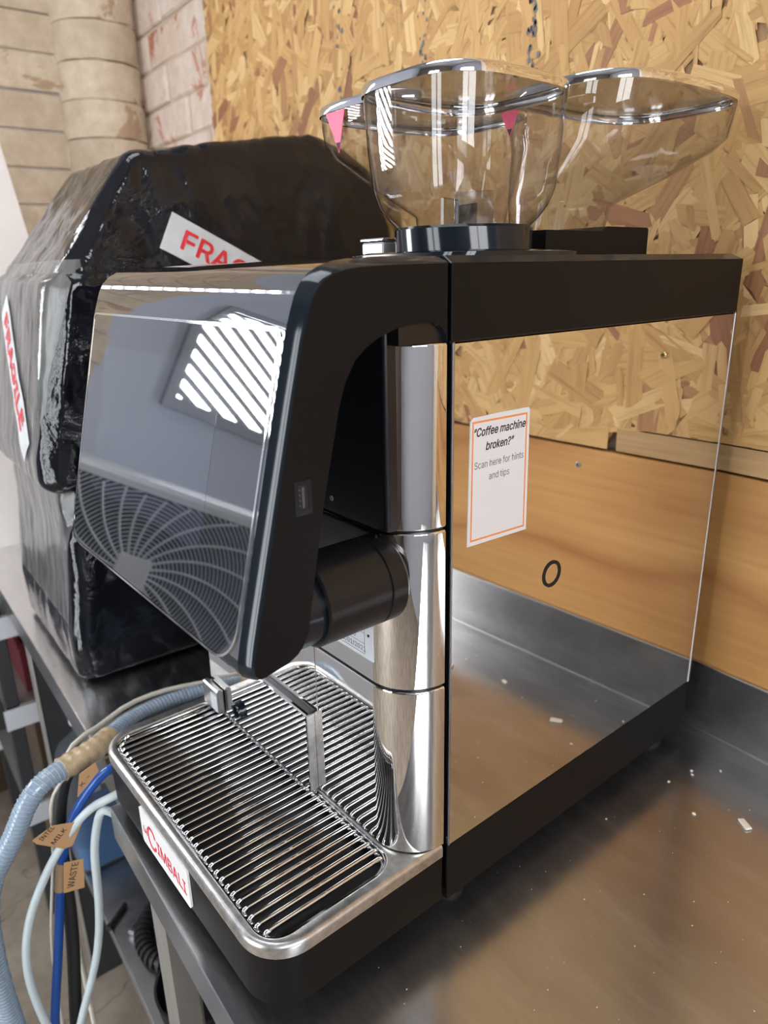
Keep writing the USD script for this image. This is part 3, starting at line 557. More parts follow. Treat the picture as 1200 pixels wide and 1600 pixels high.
# badge
BX0, BX1, BZ0, BZ1 = -0.2545, -0.1400, 0.0075, 0.0520
bd = obj('badge', extrude(sg.Polygon(rr(BX0, BX1, BZ0, BZ1, 0.004, 5)), 0.0022, (0, TY+0.0009, 0), (1, 0, 0), (0, 0, 1)), mats['badge_white'], cm, label='white badge with red maker lettering')
by = TY - 0.0014
def fit(t_, h, x0, x1, z):
    m = text(t_, h, (0, 0, 0), (1, 0, 0), (0, 1, 0)); w0, w1_ = m.vertices[:, 0].min(), m.vertices[:, 0].max(); k = (x1-x0)/(w1_-w0)
    return text(t_, h, (x0 - w0*k, by, z), (1, 0, 0), (0, 0, 1), 0.0003, sx=k)
bl = [fit('LA', 0.0075, BX0+0.0070, BX0+0.0160, 0.0240), fit('C', 0.0265, BX0+0.0175, BX0+0.0385, 0.0150), fit('IMBALI', 0.0150, BX0+0.0415, BX1-0.0065, 0.0195)]
obj('badge_lettering', cat_(bl), mats['red_ink'], bd, smooth=False)
# feet
for fx, fy in ((-0.03, 0.030), (-0.345, 0.030), (-0.03, 0.395), (-0.345, 0.395)):
    obj('foot', lathe([(0, ZB), (0.016, ZB), (0.0175, ZB+0.002), (0.0165, ZB+0.010), (0.0125, ZB+0.012), (0.0125, 0.0005), (0, 0.0005)], 28, (fx, fy, 0)), mats['rubber'], cm)
# grinder block on top
bx = sg.Polygon([(0.176, 0.5752), (0.340, 0.5752), (0.340, 0.6005), (0.337, 0.6020), (0.270, 0.6020), (0.258, 0.5975), (0.176, 0.5975)])
obj('grinder_block', extrude(bx, 0.115, (-0.175, 0, 0), EX, EY), mats['side_black'], cm, smooth=20, label='black grinder block on the machine top')

# ------------------------------------------------------------------ bean hoppers
c23, s23 = math.cos(math.radians(ROT)), math.sin(math.radians(ROT))
def to_room(p): return np.array([p[0]*c23 - p[1]*s23, p[0]*s23 + p[1]*c23, p[2]])
def sup(cx, cy, hx, hy, p=4.0, n=56, rot=0.0):
    t = np.linspace(0, 2*np.pi, n, endpoint=False); c, s = np.cos(t), np.sin(t)
    x, y = hx*np.sign(c)*np.abs(c)**(2/p), hy*np.sign(s)*np.abs(s)**(2/p)
    cr, sr = math.cos(rot), math.sin(rot)
    return np.column_stack([cx + cr*x - sr*y, cy + sr*x + cr*y])
def hopper(label, base, rings, rim_z, collar, triangle=None, fins=True, rim_h=0.009):
    """rings: (z, cx, cy, hx, hy, power) from the outlet up, in the machine frame"""
    t = thing('bean_hopper', label, 'hopper', to_room(base), ROT)
    b = np.asarray(base, float)
    R = [z_ring(sup(*r[1:5], r[5]), r[0]) for r in rings]
    cz = np.array([r[0] for r in rings])
    def thin(ring, d):
        c = ring[:, :2].mean(0); v = ring[:, :2] - c; L = np.linalg.norm(v, axis=1, keepdims=True)
        return np.column_stack([c + v*(1 - d/L), ring[:, 2]])
    obj('container', sub(loft(R, False, False), b), mats['clear_plastic'], t, smooth=50, label='clear plastic hopper container')
    top = rings[-1]
    lo, hi = sup(top[1], top[2], top[3]+0.0012, top[4]+0.0012, top[5]), sup(top[1], top[2], top[3]-0.003, top[4]-0.003, top[5])
    mo = sup(top[1], top[2], top[3]-0.0004, top[4]-0.0004, top[5])
    z = top[0]
    obj('lid_rim', sub(loft([z_ring(hi, z), z_ring(lo, z), z_ring(lo, z+rim_h*0.6), z_ring(mo, z+rim_h*0.9), z_ring(hi, z+rim_h)], False, False), b), mats['chrome'], t, smooth=50, label='chrome rim of the lid')
    obj('lid', sub(loft([z_ring(hi, z+rim_h*0.55), z_ring(hi, z+rim_h*0.9)], False, True), b), mats['lid_plastic'], t, smooth=30)
    if collar:
        cx, cy, r, z0, z1, plate = collar
        obj('collar', sub(lathe([(r-0.008, z0), (r, z0), (r, z1-0.002), (r-0.002, z1), (r-0.008, z1), (r-0.008, z0)], 56, (cx, cy, 0)), b), mats['gloss_black'], t, smooth=40)
        obj('base_flange', sub(loft([z_ring(sup(cx, cy, plate, plate, 5), z0-0.0045), z_ring(sup(cx, cy, plate, plate, 5), z0-0.0015), z_ring(sup(cx, cy, plate-0.004, plate-0.004, 5), z0)]), b), mats['gloss_black'], t, smooth=30)
        if fins:
            for k, (a, l, h) in enumerate(((1.9, 0.030, 0.024), (0.75, 0.034, 0.030), (2.9, 0.026, 0.018))):
                q = cbox(-l/2, l/2, -0.0015, 0.0015, z1-0.004, z1+h, 0.0005); q.apply_transform(trimesh.transformations.rotation_matrix(a, (0, 0, 1))); q.apply_translation((cx + 0.012*math.cos(a*2), cy + 0.012*math.sin(a*2), 0))
                obj('inner_fin', sub(q, b), mats['clear_plastic'], t)
    if triangle:
        (x0, z0), (x1, z1), (x2, z2), y = triangle
        obj('warning_triangle', sub(extrude(sg.Polygon([(x0, z0), (x1, z1), (x2, z2)]), 0.0006, (0, y, 0), (1, 0, 0), (0, 0, 1)), b), mats['pink'], t, label='pink triangular sticker')
        mx, mz = (x0+x1)/2, (z0+z1)/2
        f = lambda u, px, pz: (px + (x2-px)*u, pz + (z2-pz)*u)
        obj('triangle_tip', sub(extrude(sg.Polygon([f(0.72, x0, z0), f(0.72, x1, z1), (x2, z2)]).buffer(-0.0008), 0.0003, (0, y-0.0007, 0), (1, 0, 0), (0, 0, 1)), b), mats['black_ink'], t)
    return t
ax, ay = -0.098, 0.110
hopper('small clear bean hopper at the front of the machine top', (ax, ay, 0.5752),
    [(0.600, ax, ay, 0.0560, 0.0560, 2.2), (0.606, ax, ay, 0.0600, 0.0610, 2.4), (0.616, ax, ay, 0.0640, 0.0670, 2.8), (0.630, ax, ay, 0.0660, 0.0710, 3.2), (0.660, ax, ay, 0.0670, 0.0740, 3.4), (0.701, ax, ay, 0.0690, 0.0770, 3.4)], 0.703,
    (ax, ay, 0.0600, 0.5800, 0.600, 0.080))
bx_, by_ = -0.083, 0.318
hopper('large clear bean hopper at the back right of the machine top', (-0.110, 0.255, 0.5980),
    [(0.598, -0.110, 0.255, 0.038, 0.050, 2.6), (0.622, -0.110, 0.257, 0.040, 0.052, 2.8), (0.627, -0.108, 0.262, 0.044, 0.056, 3), (0.650, -0.097, 0.288, 0.060, 0.083, 3.2), (0.672, -0.088, 0.309, 0.072, 0.103, 3.4), (0.684, -0.085, 0.315, 0.077, 0.111, 3.5), (0.715, bx_, by_, 0.079, 0.114, 3.4)], 0.712, None,
    triangle=((-0.146, 0.713), (-0.116, 0.713), (-0.129, 0.682), 0.2025))
hopper('clear bean hopper with a pink triangle at the back left of the machine top', (-0.235, 0.235, 0.5752),
    [(0.592, -0.225, 0.235, 0.040, 0.045, 2.6), (0.620, -0.225, 0.235, 0.042, 0.048, 2.8), (0.650, -0.238, 0.222, 0.060, 0.075, 3.2), (0.676, -0.250, 0.212, 0.074, 0.098, 3.4), (0.690, -0.252, 0.209, 0.078, 0.104, 3.6), (0.717, -0.253, 0.208, 0.079, 0.106, 3.6)], 0.717, (-0.225, 0.235, 0.046, 0.5800, 0.592, 0.06), 
    triangle=((-0.283, 0.716), (-0.252, 0.716), (-0.263, 0.678), 0.1005), fins=False)
lt = thing('hopper_latch', 'small grey clip beside the front bean hopper', 'latch', to_room((-0.185, 0.085, 0.5752)), ROT)
obj('latch_body', cbox(-0.016, 0.016, -0.008, 0.008, 0.0, 0.016, 0.0015), mats['plate_silver'], lt)
obj('latch_cap', cbox(-0.017, 0.017, -0.009, 0.009, 0.0162, 0.0195, 0.001), mats['chrome'], lt)

# ------------------------------------------------------------------ machine wrapped in black film
WX0, WX1 = -0.995, -0.635
def hullp(P): return m3.Manifold.hull_points(np.array(P, float))
def slab(x0, x1, y0, y1, z0, z1, c=0.02):
    return [(x, y, z) for (a, b_, d) in ((0, c, c), (c, 0, c), (c, c, 0)) for x in (x0+a, x1-a) for y in (y0+b_, y1-b_) for z in (z0+d*0.6, z1-d*0.6)]
core = hullp(slab(WX0, WX1, -0.160, 0.415, ZB, 0.058, 0.018))
core += hullp(slab(WX0, WX1-0.006, -0.143, 0.410, 0.185, 0.40, 0.02))
core += hullp(slab(WX0, WX1-0.004, -0.141, 0.410, 0.19, 0.23, 0.012) + slab(WX0, WX1, -0.160, 0.415, 0.02, 0.058, 0.012))
core += hullp(slab(WX0, WX1+0.02, -0.168, 0.20, 0.285, 0.345, 0.02) + slab(WX0, WX1+0.02, -0.122, 0.41, 0.50, 0.578, 0.028))
core += hullp(slab(WX0+0.01, WX1+0.012, -0.105, 0.41, 0.52, 0.585, 0.02) + slab(WX0+0.07, WX1+0.004, 0.000, 0.40, 0.66, 0.722, 0.012) + [(WX0+0.1, 0.30, 0.765), (WX1-0.015, 0.30, 0.765), (WX0+0.12, 0.38, 0.755), (WX1-0.03, 0.36, 0.752), (WX1+0.005, 0.43, 0.62)])
wm = core.refine_to_length(0.0085).to_mesh(); wm = trimesh.Trimesh(wm.vert_properties[:, :3], wm.tri_verts)
trimesh.smoothing.filter_taubin(wm, iterations=9)
v = wm.vertices; nrm = wm.vertex_normals
ridge = lambda q, sd: 1 - np.abs(2*meshkit.fbm(q, 3, sd) - 1)*2.2
ca, sa = math.cos(0.55), math.sin(0.55)
along, across = v[:, 1]*sa - v[:, 2]*ca, v[:, 1]*ca + v[:, 2]*sa            # creases pulled down towards the front
q1 = np.column_stack([v[:, 0]*14, across*36, along*5]); q2 = np.column_stack([v[:, 0]*34, v[:, 1]*18, v[:, 2]*7])
sel = meshkit.noise(v*9, 21)
crease = (meshkit.fbm(v*[16, 16, 9], 3, 3)-0.5)*0.006 + ridge(q1, 5)*0.0048*np.clip(sel*2-0.5, 0.1, 1) + ridge(q2, 8)*0.0040*np.clip(1.4-sel*2, 0.1, 1)
crease *= np.where(nrm[:, 1] < -0.5, np.clip(1.6 + 1.4*nrm[:, 1], 0.35, 1), 1.0)
crease *= np.clip((v[:, 2]-ZB)/0.03, 0, 1)
wm.vertices = v + nrm*crease[:, None]
wm.vertices[:, 2] = np.maximum(wm.vertices[:, 2], ZB+0.0003)
wr = thing('wrapped_machine', 'second machine wrapped tightly in shiny black plastic film on the left bench', 'wrapped machine', (0, 0, 0))
obj('black_film', wm, mats['black_wrap'], wr, smooth=True)
fn = nrm[wm.faces].mean(1); fc = wm.triangles_center
keep = (fn[:, 1] < -0.3) & (fc[:, 2] > 0.03)
fm = wm.submesh([np.nonzero(keep)[0]], append=True)
fm = trimesh.intersections.slice_mesh_plane(fm, (-1, 0, 0.1), (-0.640, 0, 0.3)); fm = trimesh.intersections.slice_mesh_plane(fm, (0, 0, -1), (0, 0, 0.588)); fm = trimesh.intersections.slice_mesh_plane(fm, (0, 0, 1), (0, 0, 0.075)); fm.vertices = fm.vertices + np.array([0, -0.0009, 0.0])
obj('clear_film', fm, mats['clear_film'], wr, smooth=True, label='hazy clear film over the front of the black wrapping')
TRI = wm.vertices[wm.faces]
def cast(o, d):
    """nearest hit distance of one ray on the wrapped surface"""
    e1, e2 = TRI[:, 1]-TRI[:, 0], TRI[:, 2]-TRI[:, 0]; h = np.cross(d, e2); a = (e1*h).sum(1); a[np.abs(a) < 1e-12] = 1e-12
    s = o - TRI[:, 0]; u = (s*h).sum(1)/a; q = np.cross(s, e1); w = (q*d).sum(1)/a; t = (e2*q).sum(1)/a
    ok = (u >= -1e-6) & (w >= -1e-6) & (u+w <= 1+1e-6) & (t > 0)
    return t[ok].min() if ok.any() else None
def drape(flat, axis, start, sign, lift):
    """lays a flat (a, z) mesh onto the film along axis"""
    out = np.empty((len(flat.vertices), 3)); d = np.zeros(3); d[axis] = sign; other = 1 - axis; last = 0.3
    for i, (a_, z_, h_) in enumerate(flat.vertices):
        o = np.zeros(3); o[other] = a_; o[2] = z_; o[axis] = start
        t = cast(o, d); t = last if t is None else t; last = t
        out[i] = o + d*(t - lift - h_)
    return trimesh.Trimesh(out, flat.faces, process=False)
def strip(c, ang, L, W, nx=24, ny=5, cut=(0.0, 0.0)):
    u, w = np.meshgrid(np.linspace(0, 1, nx), np.linspace(0, 1, ny), indexing='ij')
    X = (u-0)*L + np.where(u < 0.5, cut[0], cut[1])*(w-0.5)*W*(1-2*np.abs(u-0.0))*(u < 0.02); Y = (w-0.5)*W
    ca, sa = math.cos(ang), math.sin(ang)
    V = np.column_stack([(c[0] + ca*X - sa*Y).ravel(), (c[1] + sa*X + ca*Y).ravel(), np.zeros(X.size)])
    F = []
    for i in range(nx-1):
        for j in range(ny-1):
            a0 = i*ny+j; F += [(a0, a0+ny, a0+ny+1), (a0, a0+ny+1, a0+1)]
    return trimesh.Trimesh(V, F, process=False)
def flat_text(s, h, c, ang, sx=1.0, stretch=1.0):
    m = meshkit.text_mesh(s, h, 0.0004, True); v = m.vertices; v = np.column_stack([v[:, 0]*sx, v[:, 1]]); ca, sa = math.cos(ang), math.sin(ang)
    return trimesh.Trimesh(np.column_stack([c[0] + ca*v[:, 0] - sa*v[:, 1], c[1] + sa*v[:, 0] + ca*v[:, 1], m.vertices[:, 2]]), m.faces, process=False)
TA = math.radians(-27)
tp = obj('fragile_tape', drape(strip((0.040, 0.625), TA, 0.22, 0.052), 0, -0.3, -1, 0.0012), mats['tape_grey'], wr, smooth=True, label='grey tape strip printed FRAGILE in red, across the top')
obj('tape_lettering', drape(flat_text('FRAGILE', 0.026, (0.040+0.022*math.cos(TA)+0.013*math.sin(TA), 0.625+0.022*math.sin(TA)-0.013*math.cos(TA)), TA, 1.15), 0, -0.3, -1, 0.0018), mats['tape_red'], tp, smooth=False)
TB = math.radians(-47)
tp2 = obj('fragile_tape', drape(strip((-0.862, 0.528), TB, 0.262, 0.048), 1, -0.5, 1, 0.0030), mats['tape_grey'], wr, smooth=True, label='grey tape strip printed FRAGILE in red, down the front')
obj('tape_lettering', drape(flat_text('FRAGILE', 0.025, (-0.862+0.018*math.cos(TB)+0.0125*math.sin(TB), 0.528+0.018*math.sin(TB)-0.0125*math.cos(TB)), TB, 1.38), 1, -0.5, 1, 0.0038), mats['tape_red'], tp2, smooth=False)

# white board leaning at the left end of the bench
wbv = np.array([(-1.375, 0.125, ZB), (-1.375, -0.38, ZB), (-1.63, -0.42, 0.88), (-1.63, 0.055, 0.88)]); th_ = np.array([-0.018, 0, -0.0])
vv = np.vstack([wbv, wbv + th_]); vv[4:, 2] += 0.0
ff = [(0, 1, 2), (0, 2, 3), (4, 6, 5), (4, 7, 6), (0, 5, 1), (0, 4, 5), (1, 6, 2), (1, 5, 6), (2, 7, 3), (2, 6, 7), (3, 4, 0), (3, 7, 4)]
mb = trimesh.Trimesh(vv, ff, process=False); mb.fix_normals()
obj('white_board', mb, mats['white_panel'], label='plain white board leaning behind the wrapped machine at the far left', cat='board', smooth=False)

# ------------------------------------------------------------------ hoses, cables and tags
def cable(name, P, r, m, label, catg='hose', n=60, seg=12):
    t = thing(name, label, catg, P[0]); S = spline(P, n)
    obj('tubing', sub(tube(S, r, seg), P[0]), mats[m], t, smooth=60)
    return t, S
ZH = ZB + 0.0145
BIG = [(-0.43, 0.30, ZH), (-0.455, 0.12, ZH), (-0.484, -0.005, ZH), (-0.494, -0.09, ZH), (-0.480, -0.145, ZH+0.001), (-0.445, -0.1938, 0.0015), (-0.43, -0.236, 0.0013), (-0.42, -0.2682, -0.0039), (-0.42, -0.305, -0.0579), (-0.42, -0.3305, -0.0945), (-0.42, -0.345, -0.1382), (-0.42, -0.3507, -0.194), (-0.42, -0.3515, -0.2557), (-0.42, -0.3486, -0.3235), (-0.42, -0.345, -0.60), (-0.40, -0.34, -0.895), (-0.30, -0.33, -0.905)]
bh, S = cable('drain_hose', BIG, 0.0122, 'ribbed_hose', 'thick pale blue ribbed hose curling over the bench edge', n=150)
Lh = np.r_[0, np.cumsum(np.linalg.norm(np.diff(S, axis=0), axis=1))]
PN = 3200; tt = np.linspace(0, Lh[-1], PN); SS = np.column_stack([np.interp(tt, Lh, S[:, k]) for k in range(3)])
Tn = np.gradient(SS, axis=0); Tn /= np.linalg.norm(Tn, axis=1, keepdims=True); ph = 2*np.pi*tt/0.0052
u0 = np.cross(Tn, (1.0, 0.02, 0.05)); u0 /= np.linalg.norm(u0, axis=1, keepdims=True); v0 = np.cross(Tn, u0)
obj('spiral_rib', sub(tube(SS + 0.0121*(np.cos(ph)[:, None]*u0 + np.sin(ph)[:, None]*v0), 0.0009, 5), BIG[0]), mats['hose_rib'], bh, smooth=True)
i0, i1 = np.searchsorted(S[:, 1]*-1, 0.176), np.searchsorted(S[:, 1]*-1, 0.222)
cn = np.arange(len(S)); seg_ = S[(cn >= i0-1) & (cn <= i1+1)]; seg_ = spline(seg_, 24)
obj('tape_sleeve', sub(tube(seg_, 0.0146, 16, rad=0.0146 + 0.0008*np.sin(np.arange(24)*1.7)), BIG[0]), mats['clear_tape'], bh, smooth=60, label='crinkled beige tape')
cable('black_hose', [(-0.47, 0.05, ZB+0.009), (-0.475, -0.10, ZB+0.009), (-0.462, -0.19, ZB+0.009), (-0.45, -0.226, -0.0158), (-0.45, -0.2401, -0.0425), (-0.45, -0.2507, -0.0911), (-0.44, -0.2563, -0.1412), (-0.43, -0.2614, -0.2137), (-0.43, -0.2706, -0.3064), (-0.43, -0.2819, -0.4028), (-0.43, -0.29, -0.7), (-0.42, -0.29, -0.905)], 0.0082, 'rubber', 'black rubber hose hanging behind the blue hose')
bl_, S = cable('blue_hose', [(-0.392, 0.02, ZB+0.0062), (-0.386, -0.12, ZB+0.0065), (-0.39, -0.195, 0.0030), (-0.40, -0.2140, -0.0174), (-0.41, -0.2340, -0.0488), (-0.415, -0.2475, -0.0777), (-0.415, -0.2607, -0.1191), (-0.415, -0.2734, -0.182), (-0.415, -0.2874, -0.2569), (-0.415, -0.3074, -0.3644), (-0.415, -0.31, -0.65), (-0.40, -0.31, -0.905)], 0.0057, 'blue_hose', 'bright blue water hose hanging over the bench front', n=120)
q = S[(S[:, 2] < -0.112) & (S[:, 2] > -0.162)]
obj('tape_sleeve', sub(tube(spline(q, 16), 0.0068, 14), (-0.392, 0.02, ZB+0.0062)), mats['brown_tape'], bl_, smooth=60, label='brown tape wrapped round the hose')
W1 = [(-0.362, -0.10, ZB+0.0055), (-0.364, -0.17, ZB+0.006), (-0.3695, -0.2100, ZB-0.002), (-0.385, -0.2176, -0.0340), (-0.4, -0.2347, -0.0561), (-0.405, -0.2524, -0.0783), (-0.41, -0.2727, -0.1079), (-0.41, -0.2924, -0.1399), (-0.41, -0.3082, -0.1745), (-0.41, -0.3175, -0.2088), (-0.41, -0.322, -0.2581), (-0.41, -0.3193, -0.306), (-0.41, -0.3121, -0.3665), (-0.40, -0.29, -0.55), (-0.38, -0.27, -0.905)]
cable('milk_tube', W1, 0.0051, 'milk_tube', 'milky white tube bowing out to the left with a kraft tag', n=110)
W2 = [(-0.3635, -0.11, ZB-0.052), (-0.366, -0.19, ZB-0.040), (-0.374, -0.2110, -0.0370), (-0.385, -0.2180, -0.0583), (-0.39, -0.2250, -0.0942), (-0.395, -0.2284, -0.1435), (-0.4, -0.2329, -0.207), (-0.4, -0.2428, -0.2594), (-0.4, -0.2574, -0.3039), (-0.4, -0.2847, -0.3791), (-0.39, -0.30, -0.6), (-0.37, -0.30, -0.905)]
cable('milk_tube', W2, 0.0051, 'milk_tube', 'milky white tube hanging nearest the bench end, without a tag', n=100)
cable('thin_cable', [(-0.452, -0.10, ZB+0.003), (-0.445, -0.20, ZB+0.003), (-0.44, -0.243, -0.025), (-0.44, -0.2511, -0.0351), (-0.44, -0.2602, -0.0786), (-0.44, -0.2763, -0.1804), (-0.44, -0.2903, -0.2786), (-0.44, -0.2934, -0.3445), (-0.44, -0.2974, -0.4126), (-0.43, -0.30, -0.9165)], 0.0019, 'cream_cable', 'thin pale braided cable beside the black hose', 'cable')
cable('power_cable', [(-0.47, 0.20, ZB+0.0042), (-0.51, 0.03, ZB+0.0042), (-0.545, -0.07, ZB+0.0045), (-0.535, -0.1346, ZB+0.006), (-0.512, -0.1753, ZB+0.006), (-0.49, -0.2082, -0.0091), (-0.475, -0.2295, -0.0215), (-0.465, -0.245, -0.08), (-0.462, -0.255, -0.3), (-0.46, -0.26, -0.915)], 0.0035, 'cream_cable', 'cream power cable arching over the bench behind the thick hose', 'cable')
def flag(label, P, lines, h):
    """kraft tag: polygon of points near one x plane; lines: (text, origin, end point)"""
    P = np.array(P); c = P.mean(0)
    t = thing('kraft_tag', label, 'tag', c)
    m = extrude(sg.Polygon(P[:, 1:]), 0.0008, (c[0], 0, 0), (0, 1, 0), (0, 0, 1))
    obj('tag_paper', sub(m, c), mats['kraft'], t, smooth=False)
    for s, a, b in lines:
        a, b = np.array(a), np.array(b); ex = (b-a)/np.linalg.norm(b-a); ey = np.cross((1, 0, 0), ex)
        tm = text(s, h, (0, 0, 0), (1, 0, 0), (0, 1, 0)); w = tm.vertices[:, 0].max()
        k = np.linalg.norm(b-a)/w
        q = text(s, h, (c[0]+0.0009, a[1], a[2]), ex, ey, 0.0003, sx=k)
        obj('tag_writing', sub(q, c), mats['black_ink'], t, smooth=False)
flag('kraft paper tag with two words round the left milky tube', [(-0.40, -0.288, -0.0559), (-0.40, -0.2642, -0.048), (-0.40, -0.2436, -0.0548), (-0.40, -0.2320, -0.0600), (-0.40, -0.2475, -0.087), (-0.40, -0.2568, -0.0865), (-0.40, -0.2845, -0.0630)], [('INTEL', (0, -0.2781, -0.0628), (0, -0.2621, -0.0513)), ('MILK', (0, -0.2669, -0.0745), (0, -0.2500, -0.0612))], 0.0058)
flag('kraft paper tag reading WASTE on the black hose', [(-0.402, -0.2600, -0.1074), (-0.402, -0.2385, -0.1137), (-0.402, -0.2430, -0.1561), (-0.402, -0.2669, -0.1500)], [('WASTE', (0, -0.2550, -0.1480), (0, -0.2440, -0.1150))], 0.0080)
flag('kraft paper tag on the blue hose beside the drip tray corner', [(-0.388, -0.2277, 0.0143), (-0.388, -0.2080, 0.0215), (-0.388, -0.2060, 0.0084), (-0.388, -0.2340, -0.0151)], [('X -', (0, -0.2285, -0.004), (0, -0.2160, 0.0065))], 0.0045)

# ------------------------------------------------------------------ under the benches
jx, jy, jz = -0.955, -0.112, -0.56
jg = thing('jerrycan', 'translucent plastic canister half full of blue liquid under the bench', 'canister', (jx, jy, jz))
jr = lambda e, z, k=1.0: z_ring(rr((-0.085+e)*k, (0.085-e)*k, (-0.062+e)*k, (0.062-e)*k, 0.022*k, 6), z)
obj('container', loft([jr(0.006, 0.0005), jr(0, 0.006), jr(0, 0.215), jr(0.004, 0.235), jr(0.015, 0.255), jr(0.04, 0.272, 0.9), z_ring(rr(-0.02, 0.02, -0.02, 0.02, 0.0195, 6), 0.276), z_ring(rr(-0.02, 0.02, -0.02, 0.02, 0.0195, 6), 0.295)]), mats['jug_plastic'], jg, smooth=40)
obj('liquid', loft([jr(0.008, 0.003), jr(0.003, 0.008), jr(0.003, 0.058)]), mats['blue_liquid'], jg, smooth=40, label='blue liquid')
obj('cap', lathe([(0, 0.293), (0.024, 0.293), (0.024, 0.312), (0, 0.312)], 28), mats['badge_white'], jg)
zs = -0.56
for i, (x, y, l) in enumerate(((-0.735, -0.150, 0.035), (-0.700, -0.120, 0.035), (-0.690, -0.085, 0.03))):
    t = thing('bolt', ['black bolt lying on the under-bench shelf nearest its front edge', 'black bolt with bright nuts lying on the under-bench shelf, middle one', 'black bolt lying on the under-bench shelf beside the ribbed hose'][i], 'bolt', (x, y, zs), -50)
    obj('shank', cyl((-l*0.7, 0, 0.0065), (l*0.7, 0, 0.0065), 0.0045, 14), mats['rubber'], t)
    obj('head', cyl((l*0.7, 0, 0.0070), (l*0.7+0.006, 0, 0.0070), 0.0068, 6), mats['zinc' if i == 1 else 'rubber'], t)
a = np.linspace(0.2, 2*np.pi*0.98, 90); loop = np.column_stack([-0.625 + 0.085*np.cos(a), -0.05 + 0.085*np.sin(a), zs + 0.016 + 0.0*a])
ch = thing('corrugated_hose', 'coil of black corrugated hose on the under-bench shelf', 'hose', (-0.625, -0.05, zs))
for k in range(44):
    aa = 0.2 + k*(2*np.pi*0.95)/44; seg_ = [(0.085*math.cos(aa+d), 0.085*math.sin(aa+d), 0.0165) for d in (0, 0.035, 0.07)]
    obj('hose_ring', tube(seg_, 0.016, 12), mats['rubber'], ch, smooth=50)
obj('hose_core', tube(loop - [-0.625, -0.05, zs] + [0, 0, 0.0005], 0.0125, 10), mats['satin_black'], ch, smooth=50)
bk = thing('black_bowl', 'round black bowl on the under-bench shelf behind the bench leg', 'bowl', (-0.475, -0.088, zs))
obj('bowl_body', lathe([(0, 0.0), (0.045, 0.0), (0.072, 0.02), (0.078, 0.06), (0.074, 0.06), (0.066, 0.022), (0.042, 0.006), (0, 0.006)], 40), mats['rubber'], bk, smooth=40)
cb = thing('black_cabinet', 'black cabinet standing under the right workbench', 'cabinet', (0.25, 0.13, ZF))
obj('cabinet_body', cbox(-0.42, 0.45, -0.25, 0.24, 0.02, 0.80, 0.004), mats['matte_black'], cb)
obj('cabinet_door', cbox(-0.415, 0.013, -0.258, -0.2502, 0.03, 0.79, 0.002), mats['matte_black'], cb)
obj('cabinet_door', cbox(0.017, 0.445, -0.258, -0.2502, 0.03, 0.79, 0.002), mats['matte_black'], cb)
for x in (-0.38, 0.41):
    for y in (-0.2, 0.2): obj('cabinet_foot', cbox(x-0.02, x+0.02, y-0.02, y+0.02, 0, 0.02), mats['matte_black'], cb)
# slotted rack and dark red crate under the left bench end
rk = thing('metal_rack', 'low grey rack of slotted steel rails under the left bench', 'rack', (-1.40, 0.0, ZF))
for (x, y) in ((-0.18, -0.20), (0.18, -0.20), (-0.18, 0.22), (0.18, 0.22)): obj('upright', cbox(x-0.015, x+0.015, y-0.015, y+0.015, 0, 0.84, 0.002), mats['leg_dark'], rk)
for z in (0.30, 0.56, 0.78):
    for x in (-0.18, 0.18):
        b_ = sg.box(-0.22, z-0.025, 0.24, z+0.025)
        for y in np.arange(-0.15, 0.2, 0.1): b_ = b_.difference(sg.box(y, z-0.008, y+0.045, z+0.008).buffer(0.003))
        obj('slotted_rail', extrude(b_, 0.003, (x+0.016, 0, 0), (0, 1, 0), (0, 0, 1)), mats['grey_paint'], rk)
    obj('rack_shelf', cbox(-0.195, 0.195, -0.215, 0.235, z+0.0255, z+0.029), mats['leg_paint'], rk)
cr_ = thing('red_crate', 'dark red plastic crate on the low grey rack', 'crate', (-1.40, 0.01, ZF+0.56+0.029))
obj('crate_body', cat_([cbox(-0.15, 0.15, -0.17, 0.17, 0, 0.006), cbox(-0.15, -0.142, -0.17, 0.17, 0.006, 0.11), cbox(0.142, 0.15, -0.17, 0.17, 0.006, 0.11), cbox(-0.142, 0.142, -0.17, -0.162, 0.006, 0.11), cbox(-0.142, 0.142, 0.162, 0.17, 0.006, 0.11)]), mats['red_plastic'], cr_)
obj('crate_rim', cat_([cbox(-0.155, 0.155, y-0.006, y+0.006, 0.11, 0.122, 0.002) for y in (-0.168, 0.168)] + [cbox(x-0.006, x+0.006, -0.162, 0.162, 0.11, 0.122, 0.002) for x in (-0.149, 0.149)]), mats['red_plastic'], cr_)

for i, (z, hh) in enumerate(((0.029+0.30, 0.17), (0.0, 0.26))):  # dark boxes added to fill the rack as under-bench shade
    bxx = thing('shade_box', ['added dark box standing in for shade on the lower shelf of the grey rack', 'added dark box standing in for shade on the floor under the grey rack'][i], 'box', (-1.40, 0.01, ZF+z))
    obj('box_body', cbox(-0.15, 0.15, -0.17, 0.18, 0, hh, 0.002), mats['shade_brown'], bxx); obj('box_flap', cbox(-0.15, -0.002, -0.17, 0.18, hh, hh+0.003, 0.001), mats['shade_brown'], bxx); obj('box_flap', cbox(0.002, 0.15, -0.17, 0.18, hh, hh+0.003, 0.001), mats['shade_brown'], bxx)
obj('shade_sheet', cbox(-1.80, -1.775, -0.33, 0.38, ZF, -0.10, 0.003), mats['shade_brown'], label='added dark sheet standing in for shade on the wall under the left bench', cat='board')  # added dark sheet, plays the shade on the wall behind the rack

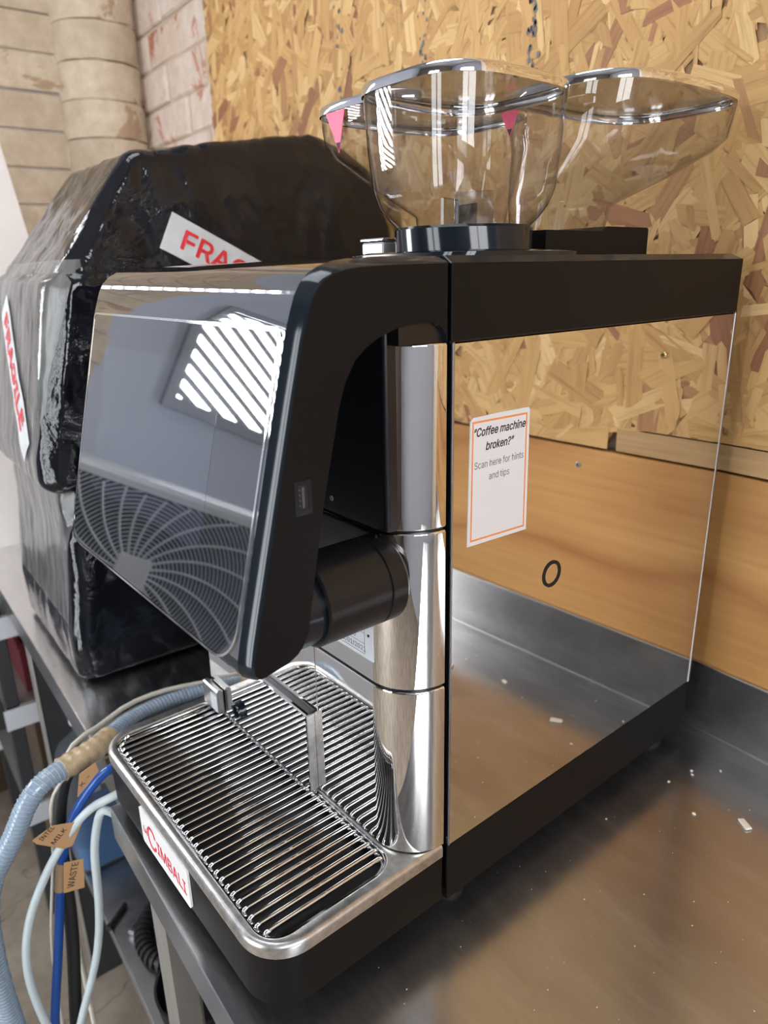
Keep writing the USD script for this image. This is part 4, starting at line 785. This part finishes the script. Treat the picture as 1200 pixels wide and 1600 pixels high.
# ------------------------------------------------------------------ air conditioning unit that the screen reflects
ac = thing('condenser_unit', 'pale grey air conditioning unit with round wire fan guard, seen reflected in the screen', 'air conditioner', (-1.40, -0.80, ZF), 117)
AW, AD, AH, HZ = 0.84, 0.28, 1.235, 0.995
FR_, FX, TOPZ = 0.33, -0.03, 1.205
obj('casing', cbox(-AW/2, AW/2, 0.0, AD, 0.03, AH, 0.012), mats['grey_paint'], ac)
for x in (-0.35, 0.28): obj('casing_foot', cbox(x, x+0.07, 0.02, AD-0.02, 0, 0.031), mats['leg_paint'], ac)
op_ = sg.Point(FX, HZ).buffer(FR_, 32).intersection(sg.box(-1, HZ-0.6, 1, TOPZ))
obj('fan_opening', extrude(op_, 0.004, (0, 0.0, 0), (1, 0, 0), (0, 0, 1)), mats['dark_void'], ac)
for k, r in enumerate(np.linspace(0.055, FR_, 27)):
    if HZ + r < TOPZ:
        t_ = np.linspace(0, 2*np.pi, 72, endpoint=False); m = tube(np.column_stack([FX + r*np.cos(t_), np.full(72, -0.022), HZ + r*np.sin(t_)]), 0.0018, 6, closed=True)
    else:
        q = math.asin((TOPZ-HZ)/r); t_ = np.linspace(np.pi-q, 2*np.pi+q, 72); m = tube(np.column_stack([FX + r*np.cos(t_), np.full(72, -0.022), HZ + r*np.sin(t_)]), 0.0018, 6)
    obj('guard_ring', m, mats['fan_wire'], ac, smooth=True)
for k in range(24):
    r = np.linspace(0.045, FR_+0.004, 40); a = k*2*np.pi/24 + (r/FR_)*0.6; P = np.column_stack([FX + r*np.cos(a), np.full(40, -0.026), HZ + r*np.sin(a)]); P = P[P[:, 2] < TOPZ]
    obj('guard_spoke', tube(P, 0.0034, 6), mats['fan_wire'], ac, smooth=True)
obj('guard_hub', cbox(FX-0.045, FX+0.045, -0.030, -0.022, HZ-0.045, HZ+0.045, 0.004), mats['fan_wire'], ac)
for q in (0.35, 2.8, 3.9, 5.5): obj('guard_stay', cyl((FX + FR_*math.cos(q), -0.022, HZ + FR_*math.sin(q)), (FX + FR_*math.cos(q), 0.001, HZ + FR_*math.sin(q)), 0.003, 8), mats['fan_wire'], ac)
